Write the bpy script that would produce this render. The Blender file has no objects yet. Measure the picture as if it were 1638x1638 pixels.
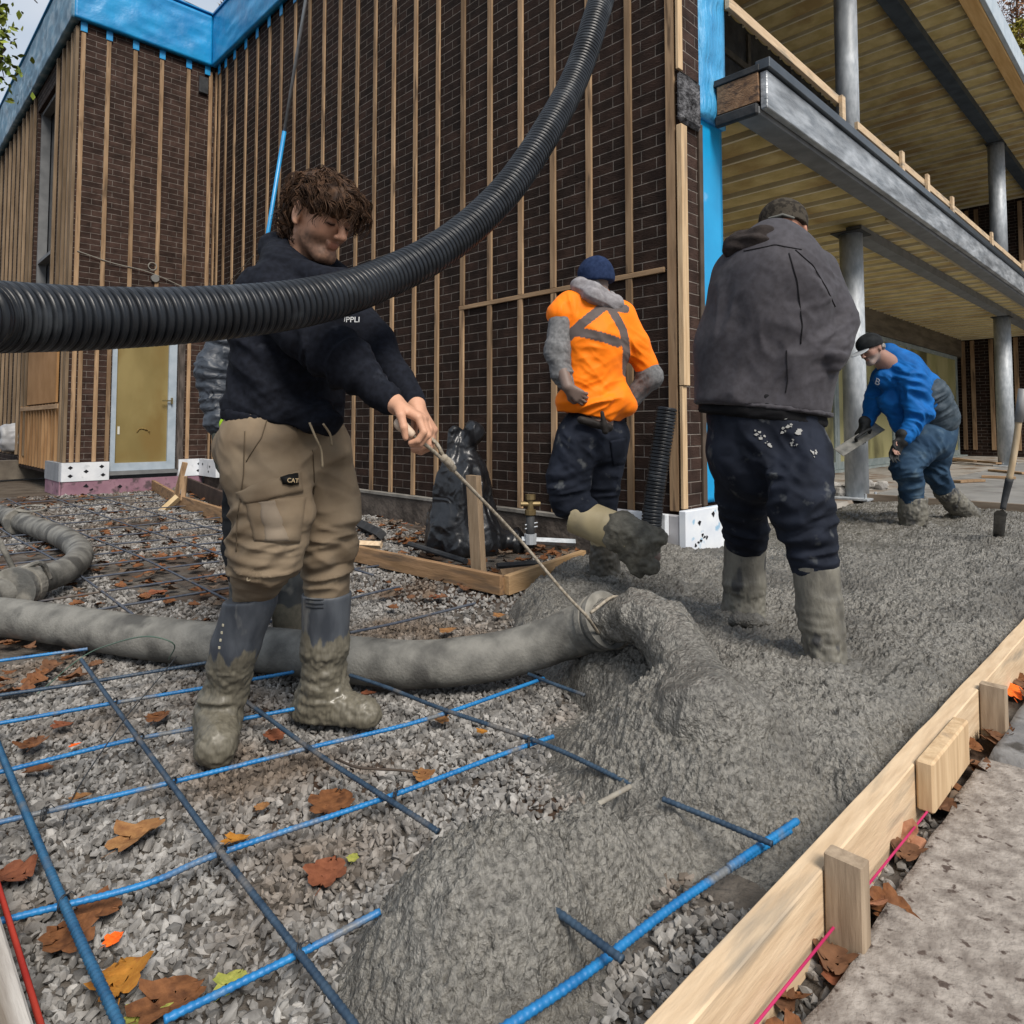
import bpy, math, random
import numpy as np
from mathutils import Matrix, Vector
random.seed(7); RNG = np.random.default_rng(7)
SC = bpy.context.scene
COL = SC.collection
# ------------------------------------------------------------------ camera
FL = 1085.; PX, PY = 819., 627.
PIT = math.radians(2.8); YAW = math.radians(45.6); HC = 1.0
_fw = np.array([math.cos(YAW), math.sin(YAW), 0.]); CR = np.array([math.sin(YAW), -math.cos(YAW), 0.])
ZU = np.array([0., 0., 1.])
CF = _fw * math.cos(PIT) + ZU * math.sin(PIT); CU = -_fw * math.sin(PIT) + ZU * math.cos(PIT)
CP = np.array([0., 0., HC])
cam = bpy.data.cameras.new('camera'); camo = bpy.data.objects.new('camera', cam); COL.objects.link(camo)
cam.sensor_width = 36; cam.lens = 36 * FL / 1638; cam.shift_y = -(819 - PY) / 1638; cam.clip_start = .05; cam.clip_end = 2000
M = Matrix.Identity(4)
for i in range(3):
    M[i][0] = CR[i]; M[i][1] = CU[i]; M[i][2] = -CF[i]; M[i][3] = CP[i]
camo.matrix_world = M; SC.camera = camo
# ------------------------------------------------------------------ world, sun, exposure
SUN_EL = math.radians(48); SUN_AZ = math.radians(-108)      # direction the light comes from, measured from +X
w = bpy.data.worlds.new('World'); SC.world = w; w.use_nodes = True
nt = w.node_tree; nt.nodes.clear()
out = nt.nodes.new('ShaderNodeOutputWorld'); bg = nt.nodes.new('ShaderNodeBackground'); bg.inputs[1].default_value = .05
sky = nt.nodes.new('ShaderNodeTexSky'); sky.sky_type = 'NISHITA'; sky.sun_disc = False
sky.sun_elevation = SUN_EL; sky.sun_rotation = math.pi / 2 - SUN_AZ
sky.dust_density = 3.0; sky.air_density = 1.0
tc = nt.nodes.new('ShaderNodeTexCoord'); nz = nt.nodes.new('ShaderNodeTexNoise'); nz.inputs['Scale'].default_value = 2.2
nz.inputs['Detail'].default_value = 6
mp = nt.nodes.new('ShaderNodeMapping'); mp.inputs['Scale'].default_value = (1, 1, 2.5)
rp = nt.nodes.new('ShaderNodeValToRGB'); rp.color_ramp.elements[0].position = .36; rp.color_ramp.elements[1].position = .62
rp.color_ramp.elements[0].color = (9.0, 10.8, 13.2, 1); rp.color_ramp.elements[1].color = (13., 13.9, 15.2, 1)
mx = nt.nodes.new('ShaderNodeMix'); mx.data_type = 'RGBA'; mx.inputs[0].default_value = .8
L = nt.links.new
L(tc.outputs['Generated'], mp.inputs[0]); L(mp.outputs[0], nz.inputs['Vector']); L(nz.outputs[0], rp.inputs[0])
L(sky.outputs[0], mx.inputs[6]); L(rp.outputs[0], mx.inputs[7]); L(mx.outputs[2], bg.inputs[0]); L(bg.outputs[0], out.inputs[0])
sl = bpy.data.lights.new('sun', 'SUN'); sl.energy = 3.4; sl.angle = math.radians(24); sl.color = (1, .93, .84)
so = bpy.data.objects.new('sun', sl); COL.objects.link(so)
sd = Vector((math.cos(SUN_EL) * math.cos(SUN_AZ), math.cos(SUN_EL) * math.sin(SUN_AZ), math.sin(SUN_EL)))
so.rotation_euler = sd.to_track_quat('Z', 'Y').to_euler(); so.location = (0, -5, 12)
SC.view_settings.view_transform = 'Standard'; SC.view_settings.look = 'None'
SC.view_settings.exposure = .33; SC.view_settings.gamma = 1

# ------------------------------------------------------------------ measuring: a photo pixel to a point in the place
def ray(x, y): return CF + CR * (x - PX) / FL + CU * (PY - y) / FL
def G(x, y, z=0.): d = ray(x, y); return CP + d * (z - HC) / d[2]
def W(x, y, d): return CP + ray(x, y) * d
def onX(x, y, X): d = ray(x, y); return CP + d * (X / d[0])
def onY(x, y, Y): d = ray(x, y); return CP + d * (Y / d[1])
def V3(*a): return np.array(a, float)
def nrm(v): v = np.asarray(v, float); return v / np.linalg.norm(v)

# ------------------------------------------------------------------ numpy noise
def _h(i, j, k, s):
    n = (i * 73856093) ^ (j * 19349663) ^ (k * 83492791) ^ (s * 2654435 + 1013)
    n = (n ^ (n >> 13)) * 1274126177; n = n ^ (n >> 16)
    return (n & 0xffff).astype(np.float32) / 65535.
def noise(P, s=0):
    P = np.asarray(P, np.float64); f = np.floor(P); i = f.astype(np.int64); t = (P - f); t = t * t * (3 - 2 * t)
    r = 0
    for a in (0, 1):
        wa = t[:, 0] if a else 1 - t[:, 0]
        for b in (0, 1):
            wb = t[:, 1] if b else 1 - t[:, 1]
            for c in (0, 1):
                wc = t[:, 2] if c else 1 - t[:, 2]
                r = r + wa * wb * wc * _h(i[:, 0] + a, i[:, 1] + b, i[:, 2] + c, s)
    return r * 2 - 1
def fbm(P, o=3, s=0):
    r = 0; a = 1.
    for k in range(o): r = r + a * noise(P * 2 ** k, s + k); a *= .5
    return r
def worley2(X, Y, s=0):
    i = np.floor(X).astype(np.int64); j = np.floor(Y).astype(np.int64); best = np.full(X.shape, 9.)
    for a in (-1, 0, 1):
        for b in (-1, 0, 1):
            ci = i + a; cj = j + b; z = np.zeros_like(ci)
            px = ci + _h(ci, cj, z, s); py = cj + _h(ci, cj, z + 1, s)
            best = np.minimum(best, (X - px) ** 2 + (Y - py) ** 2)
    return np.sqrt(best)

# ------------------------------------------------------------------ objects
LOC = {}
def wloc(o): return LOC.get(o.name, np.zeros(3)) if o else np.zeros(3)
def mesh_of(name, V, Fc, mats, smooth=False, cols=None, mi=None):
    me = bpy.data.meshes.new(name); V = np.ascontiguousarray(V, np.float32)
    if isinstance(Fc, np.ndarray):
        n, k = Fc.shape
        me.vertices.add(len(V)); me.vertices.foreach_set('co', V.ravel())
        me.loops.add(n * k); me.loops.foreach_set('vertex_index', np.ascontiguousarray(Fc, np.int32).ravel())
        me.polygons.add(n); me.polygons.foreach_set('loop_start', np.arange(0, n * k, k, dtype=np.int32))
        me.update(calc_edges=True); me.validate()
    else:
        me.from_pydata(V.tolist(), [], Fc); me.update()
    for m in (mats if isinstance(mats, (list, tuple)) else [mats]): me.materials.append(m)
    if mi is not None: me.polygons.foreach_set('material_index', np.asarray(mi, np.int32))
    me.polygons.foreach_set('use_smooth', np.full(len(me.polygons), bool(smooth)))
    if cols is not None:
        a = me.color_attributes.new('Col', 'FLOAT_COLOR', 'POINT'); c = np.ones((len(V), 4), np.float32); c[:, :3] = cols
        a.data.foreach_set('color', c.ravel())
    return me
def obj(name, V, Fc, mats, parent=None, smooth=False, cols=None, mi=None):
    V = np.asarray(V, float)
    if parent is None:
        o0 = V3((V[:, 0].min() + V[:, 0].max()) / 2, (V[:, 1].min() + V[:, 1].max()) / 2, V[:, 2].min())
    else: o0 = None
    base = o0 if parent is None else wloc(parent)
    me = mesh_of(name, V - base, Fc, mats, smooth, cols, mi)
    o = bpy.data.objects.new(name, me); COL.objects.link(o)
    if parent is None: o.location = o0
    else: o.parent = parent
    LOC[o.name] = base
    return o
def empty(name, loc):
    o = bpy.data.objects.new(name, None); o.empty_display_size = .1; COL.objects.link(o); o.location = loc; LOC[o.name] = np.array(loc, float); return o
def tag(o, label=None, cat=None, group=None, kind=None):
    if label: o['label'] = label
    if cat: o['category'] = cat
    if group: o['group'] = group
    if kind: o['kind'] = kind
    return o
class MB:
    """collects shapes that belong to one part"""
    def __init__(s): s.v = []; s.f = []
    def add(s, V, Fc):
        n = len(s.v); s.v += [tuple(p) for p in V]; s.f += [tuple(i + n for i in f) for f in Fc]; return s
    def box(s, lo, hi, c=None, ax=None):
        lo = np.array(lo, float); hi = np.array(hi, float)
        P = np.array([[(lo, hi)[a][0], (lo, hi)[b][1], (lo, hi)[c_][2]] for a in (0, 1) for b in (0, 1) for c_ in (0, 1)])
        if ax is not None: P = np.asarray(c) + P @ np.array(ax)
        return s.add(P, [(0, 1, 3, 2), (4, 6, 7, 5), (0, 4, 5, 1), (2, 3, 7, 6), (0, 2, 6, 4), (1, 5, 7, 3)])
    def bbox(s, lo, hi, b=.003, c=None, ax=None):
        """box with chamfered edges"""
        lo = np.array(lo, float); hi = np.array(hi, float); m = (lo + hi) / 2; h = (hi - lo) / 2; V = []
        idx = {}
        for sx in (-1, 1):
            for sy in (-1, 1):
                for sz in (-1, 1):
                    for k in range(3):
                        q = h - b; q[k] = h[k]; idx[(sx, sy, sz, k)] = len(V); V.append(m + q * (sx, sy, sz))
        F_ = []
        for k in range(3):
            for s1 in (-1, 1):
                a, b_ = [(1, 2), (0, 2), (0, 1)][k]; r = []
                for u, v in ((-1, -1), (1, -1), (1, 1), (-1, 1)):
                    t = [0, 0, 0]; t[k] = s1; t[a] = u; t[b_] = v; r.append(idx[(*t, k)])
                F_.append(r)
        for k in range(3):
            a, b_ = [(1, 2), (0, 2), (0, 1)][k]
            for u in (-1, 1):
                for v in (-1, 1):
                    t = [0, 0, 0]; t[a] = u; t[b_] = v; t[k] = -1; t2 = list(t); t2[k] = 1
                    F_.append([idx[(*t, a)], idx[(*t2, a)], idx[(*t2, b_)], idx[(*t, b_)]])
        for sx in (-1, 1):
            for sy in (-1, 1):
                for sz in (-1, 1): F_.append([idx[(sx, sy, sz, 0)], idx[(sx, sy, sz, 1)], idx[(sx, sy, sz, 2)]])
        P = np.array(V)
        if ax is not None: P = np.asarray(c) + P @ np.array(ax)
        return s.add(P, F_)
    def quad(s, a, b, c, d): return s.add([a, b, c, d], [(0, 1, 2, 3)])
    def tube(s, P, r, n=8, cap=True):
        V, F_ = sweep(P, r, n, cap); return s.add(V, [tuple(f) for f in F_])
    def build(s, name, m, parent=None, smooth=False): return obj(name, np.array(s.v), s.f, m, parent, smooth)
def spline(P, n=None, step=None):
    P = np.array(P, float); Q = np.vstack([2 * P[0] - P[1], P, 2 * P[-1] - P[-2]]); o = []
    m = 24
    for i in range(1, len(Q) - 2):
        for t in np.linspace(0, 1, m, endpoint=False):
            a, b, c, d = Q[i - 1:i + 3]
            o.append(.5 * ((2 * b) + (-a + c) * t + (2 * a - 5 * b + 4 * c - d) * t * t + (-a + 3 * b - 3 * c + d) * t ** 3))
    o.append(P[-1]); o = np.array(o); L_ = np.r_[0, np.cumsum(np.linalg.norm(np.diff(o, axis=0), axis=1))]
    if step: n = max(2, int(L_[-1] / step) + 1)
    t = np.linspace(0, L_[-1], n)
    return np.stack([np.interp(t, L_, o[:, k]) for k in range(3)], 1), t
def sweep(P, r, n=8, cap=True):
    P = np.asarray(P, float); N = len(P); r = np.broadcast_to(r, (N,))
    T = np.gradient(P, axis=0); T /= np.linalg.norm(T, axis=1)[:, None] + 1e-12
    a = np.cross(T[0], [0, 0, 1.]);
    if np.linalg.norm(a) < 1e-3: a = np.array([1., 0, 0])
    A = np.zeros((N, 3)); a = nrm(a)
    for i in range(N):
        a = a - T[i] * (a @ T[i]); a = a / np.linalg.norm(a); A[i] = a
    B = np.cross(T, A); th = np.linspace(0, 2 * np.pi, n, endpoint=False)
    V = P[:, None] + r[:, None, None] * (np.cos(th)[None, :, None] * A[:, None] + np.sin(th)[None, :, None] * B[:, None])
    V = V.reshape(-1, 3); i = np.arange(N - 1)[:, None] * n; j = np.arange(n)[None]; j2 = (j + 1) % n
    F_ = np.stack([i + j, i + j2, i + n + j2, i + n + j], -1).reshape(-1, 4)
    F_ = [tuple(f) for f in F_.tolist()]
    if cap: F_ += [tuple(range(n))[::-1], tuple(range((N - 1) * n, N * n))]
    return V, F_
def tube(name, P, r, m, parent=None, n=8, smooth=True, cap=True):
    V, F_ = sweep(P, r, n, cap); return obj(name, V, F_, m, parent, smooth)

# ------------------------------------------------------------------ materials
MATS = {}
def mat(name, c1, c2=None, rough=.7, scale=8., stretch=(1, 1, 1), bump=.0, bscale=None, bdist=.01, detail=5, lo=.35, hi=.65,
        metal=0., rand=0., c3=None, s3=2., lo3=.5, hi3=.62, spec=.5, dirt=None, col=False, wave=None, coat=0., island=0., sheen=0., r3=None, wrinkle=None):
    if name in MATS: return MATS[name]
    m = bpy.data.materials.new(name); m.use_nodes = True; t = m.node_tree; N = t.nodes; Lk = t.links.new
    b = N['Principled BSDF']; b.inputs['Roughness'].default_value = rough; b.inputs['Metallic'].default_value = metal
    b.inputs['Specular IOR Level'].default_value = spec if (rough < .6 or spec != .5) else .16; b.inputs['Coat Weight'].default_value = coat
    b.inputs['Sheen Weight'].default_value = sheen
    g = N.new('ShaderNodeNewGeometry'); mp = N.new('ShaderNodeMapping'); mp.inputs['Scale'].default_value = stretch; Lk(g.outputs['Position'], mp.inputs[0])
    def nz(sc, det=detail):
        n = N.new('ShaderNodeTexNoise'); n.inputs['Scale'].default_value = sc; n.inputs['Detail'].default_value = det; Lk(mp.outputs[0], n.inputs['Vector']); return n.outputs[0]
    def ramp(src, a, b_):
        r = N.new('ShaderNodeMapRange'); r.inputs[1].default_value = a; r.inputs[2].default_value = b_; Lk(src, r.inputs[0]); return r.outputs[0]
    def mix(f, a, b_, mode='MIX'):
        x = N.new('ShaderNodeMix'); x.data_type = 'RGBA'; x.blend_type = mode
        if isinstance(f, float): x.inputs[0].default_value = f
        else: Lk(f, x.inputs[0])
        for k, q in ((6, a), (7, b_)):
            if isinstance(q, tuple): x.inputs[k].default_value = (*q, 1)
            else: Lk(q, x.inputs[k])
        return x.outputs[2]
    n1 = nz(scale)
    c = mix(ramp(n1, lo, hi), tuple(c1), tuple(c2 or c1))
    if col:
        a = N.new('ShaderNodeVertexColor'); a.layer_name = 'Col'; c = mix(1., c, a.outputs[0], 'MULTIPLY')
    if c3 is not None:
        f3 = ramp(nz(s3, 8), lo3, hi3); c = mix(f3, c, tuple(c3))
        if r3 is not None:
            q = N.new('ShaderNodeMapRange'); q.inputs[3].default_value = rough; q.inputs[4].default_value = r3; Lk(f3, q.inputs[0]); Lk(q.outputs[0], b.inputs['Roughness'])
    if dirt:      # dried cement on the lower part: (colour, z where it starts, width)
        sp = N.new('ShaderNodeSeparateXYZ'); Lk(g.outputs['Position'], sp.inputs[0])
        ad = N.new('ShaderNodeMath'); ad.operation = 'MULTIPLY_ADD'; Lk(nz(14.), ad.inputs[0]); ad.inputs[1].default_value = -dirt[2] * 2.2; Lk(sp.outputs[2], ad.inputs[2])
        r = N.new('ShaderNodeMapRange'); r.inputs[1].default_value = dirt[1] - dirt[2] * 1.25; r.inputs[2].default_value = dirt[1] - dirt[2] * 1.05; r.inputs[3].default_value = 1; r.inputs[4].default_value = 0
        Lk(ad.outputs[0], r.inputs[0]); c = mix(r.outputs[0], c, mix(ramp(nz(60.), .3, .7), tuple(dirt[0]), tuple(x * .62 for x in dirt[0])))
    if rand or island:
        if island: src = g.outputs['Random Per Island']; amt = island
        else: oi = N.new('ShaderNodeObjectInfo'); src = oi.outputs['Random']; amt = rand
        r = N.new('ShaderNodeMapRange'); r.inputs[3].default_value = 1 - amt; r.inputs[4].default_value = 1 + amt; Lk(src, r.inputs[0])
        v = N.new('ShaderNodeHueSaturation'); Lk(r.outputs[0], v.inputs['Value']); Lk(c, v.inputs['Color']); c = v.outputs[0]
    Lk(c, b.inputs['Base Color'])
    if bump:
        bp = N.new('ShaderNodeBump'); bp.inputs['Strength'].default_value = bump; bp.inputs['Distance'].default_value = bdist
        Lk(nz(bscale or scale * 3, 6), bp.inputs['Height']); Lk(bp.outputs[0], b.inputs['Normal'])
        if wrinkle:   # creased cloth: (scale, depth)
            n_ = N.new('ShaderNodeTexNoise'); n_.noise_type = 'RIDGED_MULTIFRACTAL'; n_.inputs['Scale'].default_value = wrinkle[0]; n_.inputs['Detail'].default_value = 2.5; n_.inputs['Distortion'].default_value = .9; Lk(g.outputs['Position'], n_.inputs['Vector'])
            b2 = N.new('ShaderNodeBump'); b2.inputs['Strength'].default_value = .6; b2.inputs['Distance'].default_value = wrinkle[1]; Lk(n_.outputs[0], b2.inputs['Height']); Lk(b2.outputs[0], bp.inputs['Normal'])
    MATS[name] = m; return m
def brick_mat(name, axis, c1, c2, mortar, off=0.):
    m = bpy.data.materials.new(name); m.use_nodes = True; t = m.node_tree; N = t.nodes; Lk = t.links.new
    b = N['Principled BSDF']; b.inputs['Roughness'].default_value = .85; b.inputs['Specular IOR Level'].default_value = .15
    g = N.new('ShaderNodeNewGeometry'); sp = N.new('ShaderNodeSeparateXYZ'); cb = N.new('ShaderNodeCombineXYZ'); Lk(g.outputs['Position'], sp.inputs[0])
    Lk(sp.outputs[axis], cb.inputs[0]); Lk(sp.outputs[2], cb.inputs[1])
    mp = N.new('ShaderNodeMapping'); mp.inputs['Location'].default_value = (off, .02, 0); Lk(cb.outputs[0], mp.inputs[0])
    br = N.new('ShaderNodeTexBrick'); br.inputs['Scale'].default_value = 1; br.inputs['Brick Width'].default_value = .27; br.inputs['Row Height'].default_value = .087
    br.inputs['Mortar Size'].default_value = .0055; br.inputs['Mortar Smooth'].default_value = .6; br.inputs['Bias'].default_value = -.1
    br.inputs['Color1'].default_value = (*c1, 1); br.inputs['Color2'].default_value = (*c2, 1); br.inputs['Mortar'].default_value = (*mortar, 1)
    ns = N.new('ShaderNodeTexNoise'); ns.inputs['Scale'].default_value = 3.; ns.inputs['Detail'].default_value = 3; Lk(g.outputs['Position'], ns.inputs['Vector'])
    vm = N.new('ShaderNodeVectorMath'); vm.operation = 'MULTIPLY_ADD'; vm.inputs[1].default_value = (.008, .008, 0); Lk(ns.outputs['Color'], vm.inputs[0]); Lk(mp.outputs[0], vm.inputs[2]); Lk(vm.outputs[0], br.inputs['Vector'])
    # dirt over bricks
    n2 = N.new('ShaderNodeTexNoise'); n2.inputs['Scale'].default_value = 9.; n2.inputs['Detail'].default_value = 8; Lk(g.outputs['Position'], n2.inputs['Vector'])
    r2 = N.new('ShaderNodeMapRange'); r2.inputs[1].default_value = .3; r2.inputs[2].default_value = .75; r2.inputs[3].default_value = .65; r2.inputs[4].default_value = 1.5; Lk(n2.outputs[0], r2.inputs[0])
    hs = N.new('ShaderNodeHueSaturation'); Lk(br.outputs[0], hs.inputs['Color']); Lk(r2.outputs[0], hs.inputs['Value']); Lk(hs.outputs[0], b.inputs['Base Color'])
    # rough drag-faced surface
    m2 = N.new('ShaderNodeMapping'); m2.inputs['Scale'].default_value = (26, 26, 90); Lk(g.outputs['Position'], m2.inputs[0])
    n3 = N.new('ShaderNodeTexNoise'); n3.inputs['Scale'].default_value = 1; n3.inputs['Detail'].default_value = 5; n3.inputs['Distortion'].default_value = 1.2; Lk(m2.outputs[0], n3.inputs['Vector'])
    inv = N.new('ShaderNodeMath'); inv.operation = 'MULTIPLY_ADD'; inv.inputs[1].default_value = -1.6; Lk(br.outputs['Fac'], inv.inputs[0]); Lk(n3.outputs[0], inv.inputs[2])
    bp = N.new('ShaderNodeBump'); bp.inputs['Strength'].default_value = 1; bp.inputs['Distance'].default_value = .01; Lk(inv.outputs[0], bp.inputs['Height']); Lk(bp.outputs[0], b.inputs['Normal'])
    return m

# ------------------------------------------------------------------ distance-field modelling: smooth union of tapered limbs, meshed by surface nets
def rc(a, b, ra, rb, k=.03, n=None, s=1., sub=False): return dict(t='rc', a=V3(*a), b=V3(*b), ra=ra, rb=rb, k=k, n=None if n is None else nrm(n), s=s, sub=sub)
def el(c, r, f=(1, 0, 0), u=(0, 0, 1), k=.03, sub=False):
    f = nrm(f); u = np.asarray(u, float); u = nrm(u - f * (u @ f)); rr = np.cross(f, u)
    return dict(t='el', c=V3(*c), r=V3(*r), R=np.array([f, rr, u]), k=k, sub=sub)
def _bb(p):
    if p['t'] == 'rc':
        r = max(p['ra'], p['rb']) * max(1., p['s']); return np.minimum(p['a'], p['b']) - r, np.maximum(p['a'], p['b']) + r
    r = p['r'].max(); return p['c'] - r, p['c'] + r
def _ev(p, P):
    if p['t'] == 'el':
        q = (P - p['c'].astype(np.float32)) @ p['R'].T.astype(np.float32); r = p['r'].astype(np.float32)
        k0 = np.linalg.norm(q / r, axis=-1); k1 = np.linalg.norm(q / (r * r), axis=-1); return k0 * (k0 - 1) / (k1 + 1e-9)
    a = p['a'].astype(np.float32); b = p['b'].astype(np.float32)
    q = P - a; d = b - a; s = p['s']
    if p['n'] is not None and s != 1.:
        n = p['n'] - d * (p['n'] @ d) / (d @ d); n = (n / np.linalg.norm(n)).astype(np.float32); q = q - n * ((q @ n) * (1 - 1 / s))[..., None]
    t = np.clip((q @ d) / (d @ d), 0, 1)
    dist = np.linalg.norm(q - t[..., None] * d, axis=-1) - (p['ra'] + (p['rb'] - p['ra']) * t)
    return dist * min(s, 1.)
def nets(Fd, o, h):
    I = Fd < 0; nx, ny, nzz = Fd.shape
    S = sum(I[a:nx - 1 + a, b:ny - 1 + b, c:nzz - 1 + c].astype(np.int8) for a in (0, 1) for b in (0, 1) for c in (0, 1))
    cell = (S > 0) & (S < 8); ids = -np.ones(cell.shape, np.int64); C = np.argwhere(cell); ids[cell] = np.arange(len(C))
    acc = np.zeros((len(C), 3)); cnt = np.zeros(len(C))
    offs = [(a, b, c) for a in (0, 1) for b in (0, 1) for c in (0, 1)]
    val = {q: Fd[C[:, 0] + q[0], C[:, 1] + q[1], C[:, 2] + q[2]] for q in offs}
    for q in offs:
        for ax in range(3):
            if q[ax] == 0:
                q2 = list(q); q2[ax] = 1; q2 = tuple(q2); v0 = val[q]; v1 = val[q2]; m = (v0 < 0) != (v1 < 0)
                t = np.where(m, v0 / np.where(m, v0 - v1, 1), 0); p = np.tile(np.array(q, float), (len(C), 1)); p[:, ax] += t
                acc[m] += p[m]; cnt[m] += 1
    V = (C + acc / cnt[:, None]) * h + o; Fs = []
    for ax in range(3):
        sl0 = [slice(None)] * 3; sl1 = [slice(None)] * 3; sl0[ax] = slice(0, -1); sl1[ax] = slice(1, None)
        e = I[tuple(sl0)] != I[tuple(sl1)]; E = np.argwhere(e); b, c = [(1, 2), (2, 0), (0, 1)][ax]
        ok = (E[:, b] > 0) & (E[:, c] > 0) & (E[:, b] < Fd.shape[b] - 1) & (E[:, c] < Fd.shape[c] - 1); E = E[ok]
        fl = I[E[:, 0], E[:, 1], E[:, 2]]; q = []
        for db, dc in ((-1, -1), (0, -1), (0, 0), (-1, 0)):
            K = E.copy(); K[:, b] += db; K[:, c] += dc; q.append(ids[K[:, 0], K[:, 1], K[:, 2]])
        q = np.stack(q, 1); q[~fl] = q[~fl][:, ::-1]; Fs.append(q)
    return V, np.vstack(Fs)
def field(prims, h, clips=(), extra=None, pad=.05):
    lo = np.min([_bb(p)[0] for p in prims if not p['sub']], 0) - .03; hi = np.max([_bb(p)[1] for p in prims if not p['sub']], 0) + .03
    n = np.ceil((hi - lo) / h).astype(int) + 1
    Fd = np.full(n, .2, np.float32); ax = [(lo[i] + np.arange(n[i]) * h).astype(np.float32) for i in range(3)]
    for p in prims:
        a, b = _bb(p); m = p['k'] + pad
        i0 = np.clip(((a - m - lo) / h).astype(int), 0, n - 1); i1 = np.clip(((b + m - lo) / h).astype(int) + 2, 1, n)
        if (i1 <= i0).any(): continue
        sl_ = tuple(slice(i0[i], i1[i]) for i in range(3))
        P = np.stack(np.meshgrid(*[ax[i][sl_[i]] for i in range(3)], indexing='ij'), -1); d = _ev(p, P); f0 = Fd[sl_]; k = max(p['k'], 1e-4)
        if p['sub']:
            hh = np.clip(.5 - .5 * (f0 + d) / k, 0, 1); Fd[sl_] = f0 * (1 - hh) - d * hh + k * hh * (1 - hh)
        else:
            hh = np.clip(.5 + .5 * (f0 - d) / k, 0, 1); Fd[sl_] = f0 * (1 - hh) + d * hh - k * hh * (1 - hh)
    if clips:
        P = np.stack(np.meshgrid(*ax, indexing='ij'), -1)
        for q, nn in clips: Fd = np.maximum(Fd, ((P - np.asarray(q, np.float32)) @ nrm(nn).astype(np.float32)))
    return nets(Fd, lo, h)
def vnorm(V, Fq):
    a = V[Fq[:, 2]] - V[Fq[:, 0]]; b = V[Fq[:, 3]] - V[Fq[:, 1]]; n = np.cross(a, b); N = np.zeros_like(V)
    for k in range(4): np.add.at(N, Fq[:, k], n)
    return N / (np.linalg.norm(N, axis=1)[:, None] + 1e-12)
def smoothv(V, Fq, it=2):
    for _ in range(it):
        A = np.zeros_like(V); c = np.zeros(len(V))
        for k in range(4):
            np.add.at(A, Fq[:, k], V[Fq[:, (k + 1) % 4]] + V[Fq[:, (k + 3) % 4]]); np.add.at(c, Fq[:, k], 2)
        V = V * .5 + A / c[:, None] * .5
    return V
def solid(name, prims, h, m, parent=None, clips=(), folds=(), amp=0., freq=10., fine=0., ffreq=60., it=1, colf=None, seed=0, disp=None):
    """folds: (centre, reach, direction across the folds, folds per metre, depth)"""
    V, Fq = field(prims, h, clips); V = smoothv(V, Fq, it); N = vnorm(V, Fq); d = np.zeros(len(V))
    if amp: d += amp * fbm(V * freq + seed, 2, seed)
    if fine: d += fine * noise(V * ffreq + seed, seed + 5)
    for c, rch, ax, fr, dp in folds:
        g = np.exp(-((V - c) ** 2).sum(1) / rch ** 2); a_ = nrm(ax); t_ = (V @ a_)[:, None] * a_
        Q = V * 4.2 + t_ * (fr * .95) + .55 * np.stack([noise(V * 5.5 + q, seed + 9 + q) for q in (1, 2, 3)], 1)
        Q2 = V * 7.5 + t_ * (fr * 1.7) + 9.3 + .6 * np.stack([noise(V * 8 + q, seed + 19 + q) for q in (1, 2, 3)], 1)
        d += dp * 1.7 * g * ((1 - 2.6 * np.abs(noise(Q, seed + 1))) + .45 * (1 - 2.6 * np.abs(noise(Q2, seed + 2))))
    if disp is not None: d += disp(V)
    V = V + N * d[:, None]
    return obj(name, V, Fq, m, parent, True, cols=colf(V, N) if colf else None)
# ================================================================== materials used in many places
M_strip = mat('weathered_wood', (.22, .14, .08), (.35, .235, .14), .8, 5, (3, 3, .35), bump=.4, rand=.32, c3=(.12, .08, .05), s3=6, lo3=.56, hi3=.68)
M_stripx = mat('weathered_wood_lying', (.22, .14, .08), (.35, .235, .14), .8, 5, (3, .35, 3), bump=.4, rand=.2)
M_form = mat('fresh_lumber', (.49, .355, .225), (.64, .495, .335), .65, 6, (.9, 6, 6), bump=.5, bscale=14, bdist=.004, lo=.3, hi=.7, c3=(.30, .25, .19), s3=2.6, lo3=.54, hi3=.68, rand=.06)
M_formz = mat('fresh_lumber_upright', (.45, .31, .18), (.60, .44, .27), .65, 7, (6, 6, .5), bump=.5, bscale=14, bdist=.004, c3=(.30, .22, .15), s3=3, lo3=.58, hi3=.75)
M_oldform = mat('old_lumber', (.24, .145, .075), (.36, .22, .12), .75, 7, (5, .6, 5), bump=.5, bdist=.004, c3=(.12, .085, .06), s3=4, lo3=.5, hi3=.7)
M_blue = mat('blue_membrane', (.004, .19, .44), (.008, .27, .56), .38, 3, bump=.25, bscale=16, bdist=.02, c3=(.03, .27, .56), s3=5, lo3=.62, hi3=.8)
M_bluesky = mat('blue_membrane_wall', (.004, .27, .56), (.006, .32, .64), .4, 3, bump=.15, bscale=9, bdist=.015, c3=(.12, .40, .70), s3=6, lo3=.66, hi3=.74)
M_steel = mat('galvanised_steel', (.33, .36, .39), (.48, .51, .54), .5, 22, (1, 1, .4), metal=.15, bump=.15, c3=(.20, .22, .24), s3=3, lo3=.5, hi3=.7)
M_dark = mat('dark_membrane', (.025, .027, .03), (.05, .052, .055), .6, 6, bump=.5, bscale=20)
M_grey = mat('grey_beam_paint', (.13, .135, .14), (.18, .185, .19), .6, 6, bump=.2)
M_concold = mat('old_concrete', (.16, .15, .135), (.26, .245, .22), .85, 6, bump=.6, c3=(.10, .09, .08), s3=3)
M_black = mat('black_rubber', (.012, .013, .015), (.028, .03, .033), .42, 20, bump=.15)
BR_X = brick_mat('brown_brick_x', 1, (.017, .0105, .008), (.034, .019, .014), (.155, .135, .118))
BR_Y = brick_mat('brown_brick_y', 0, (.032, .019, .015), (.056, .033, .026), (.18, .155, .135), .04)  # same brick; the stronger light on Y-facing walls is put into this colour

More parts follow.
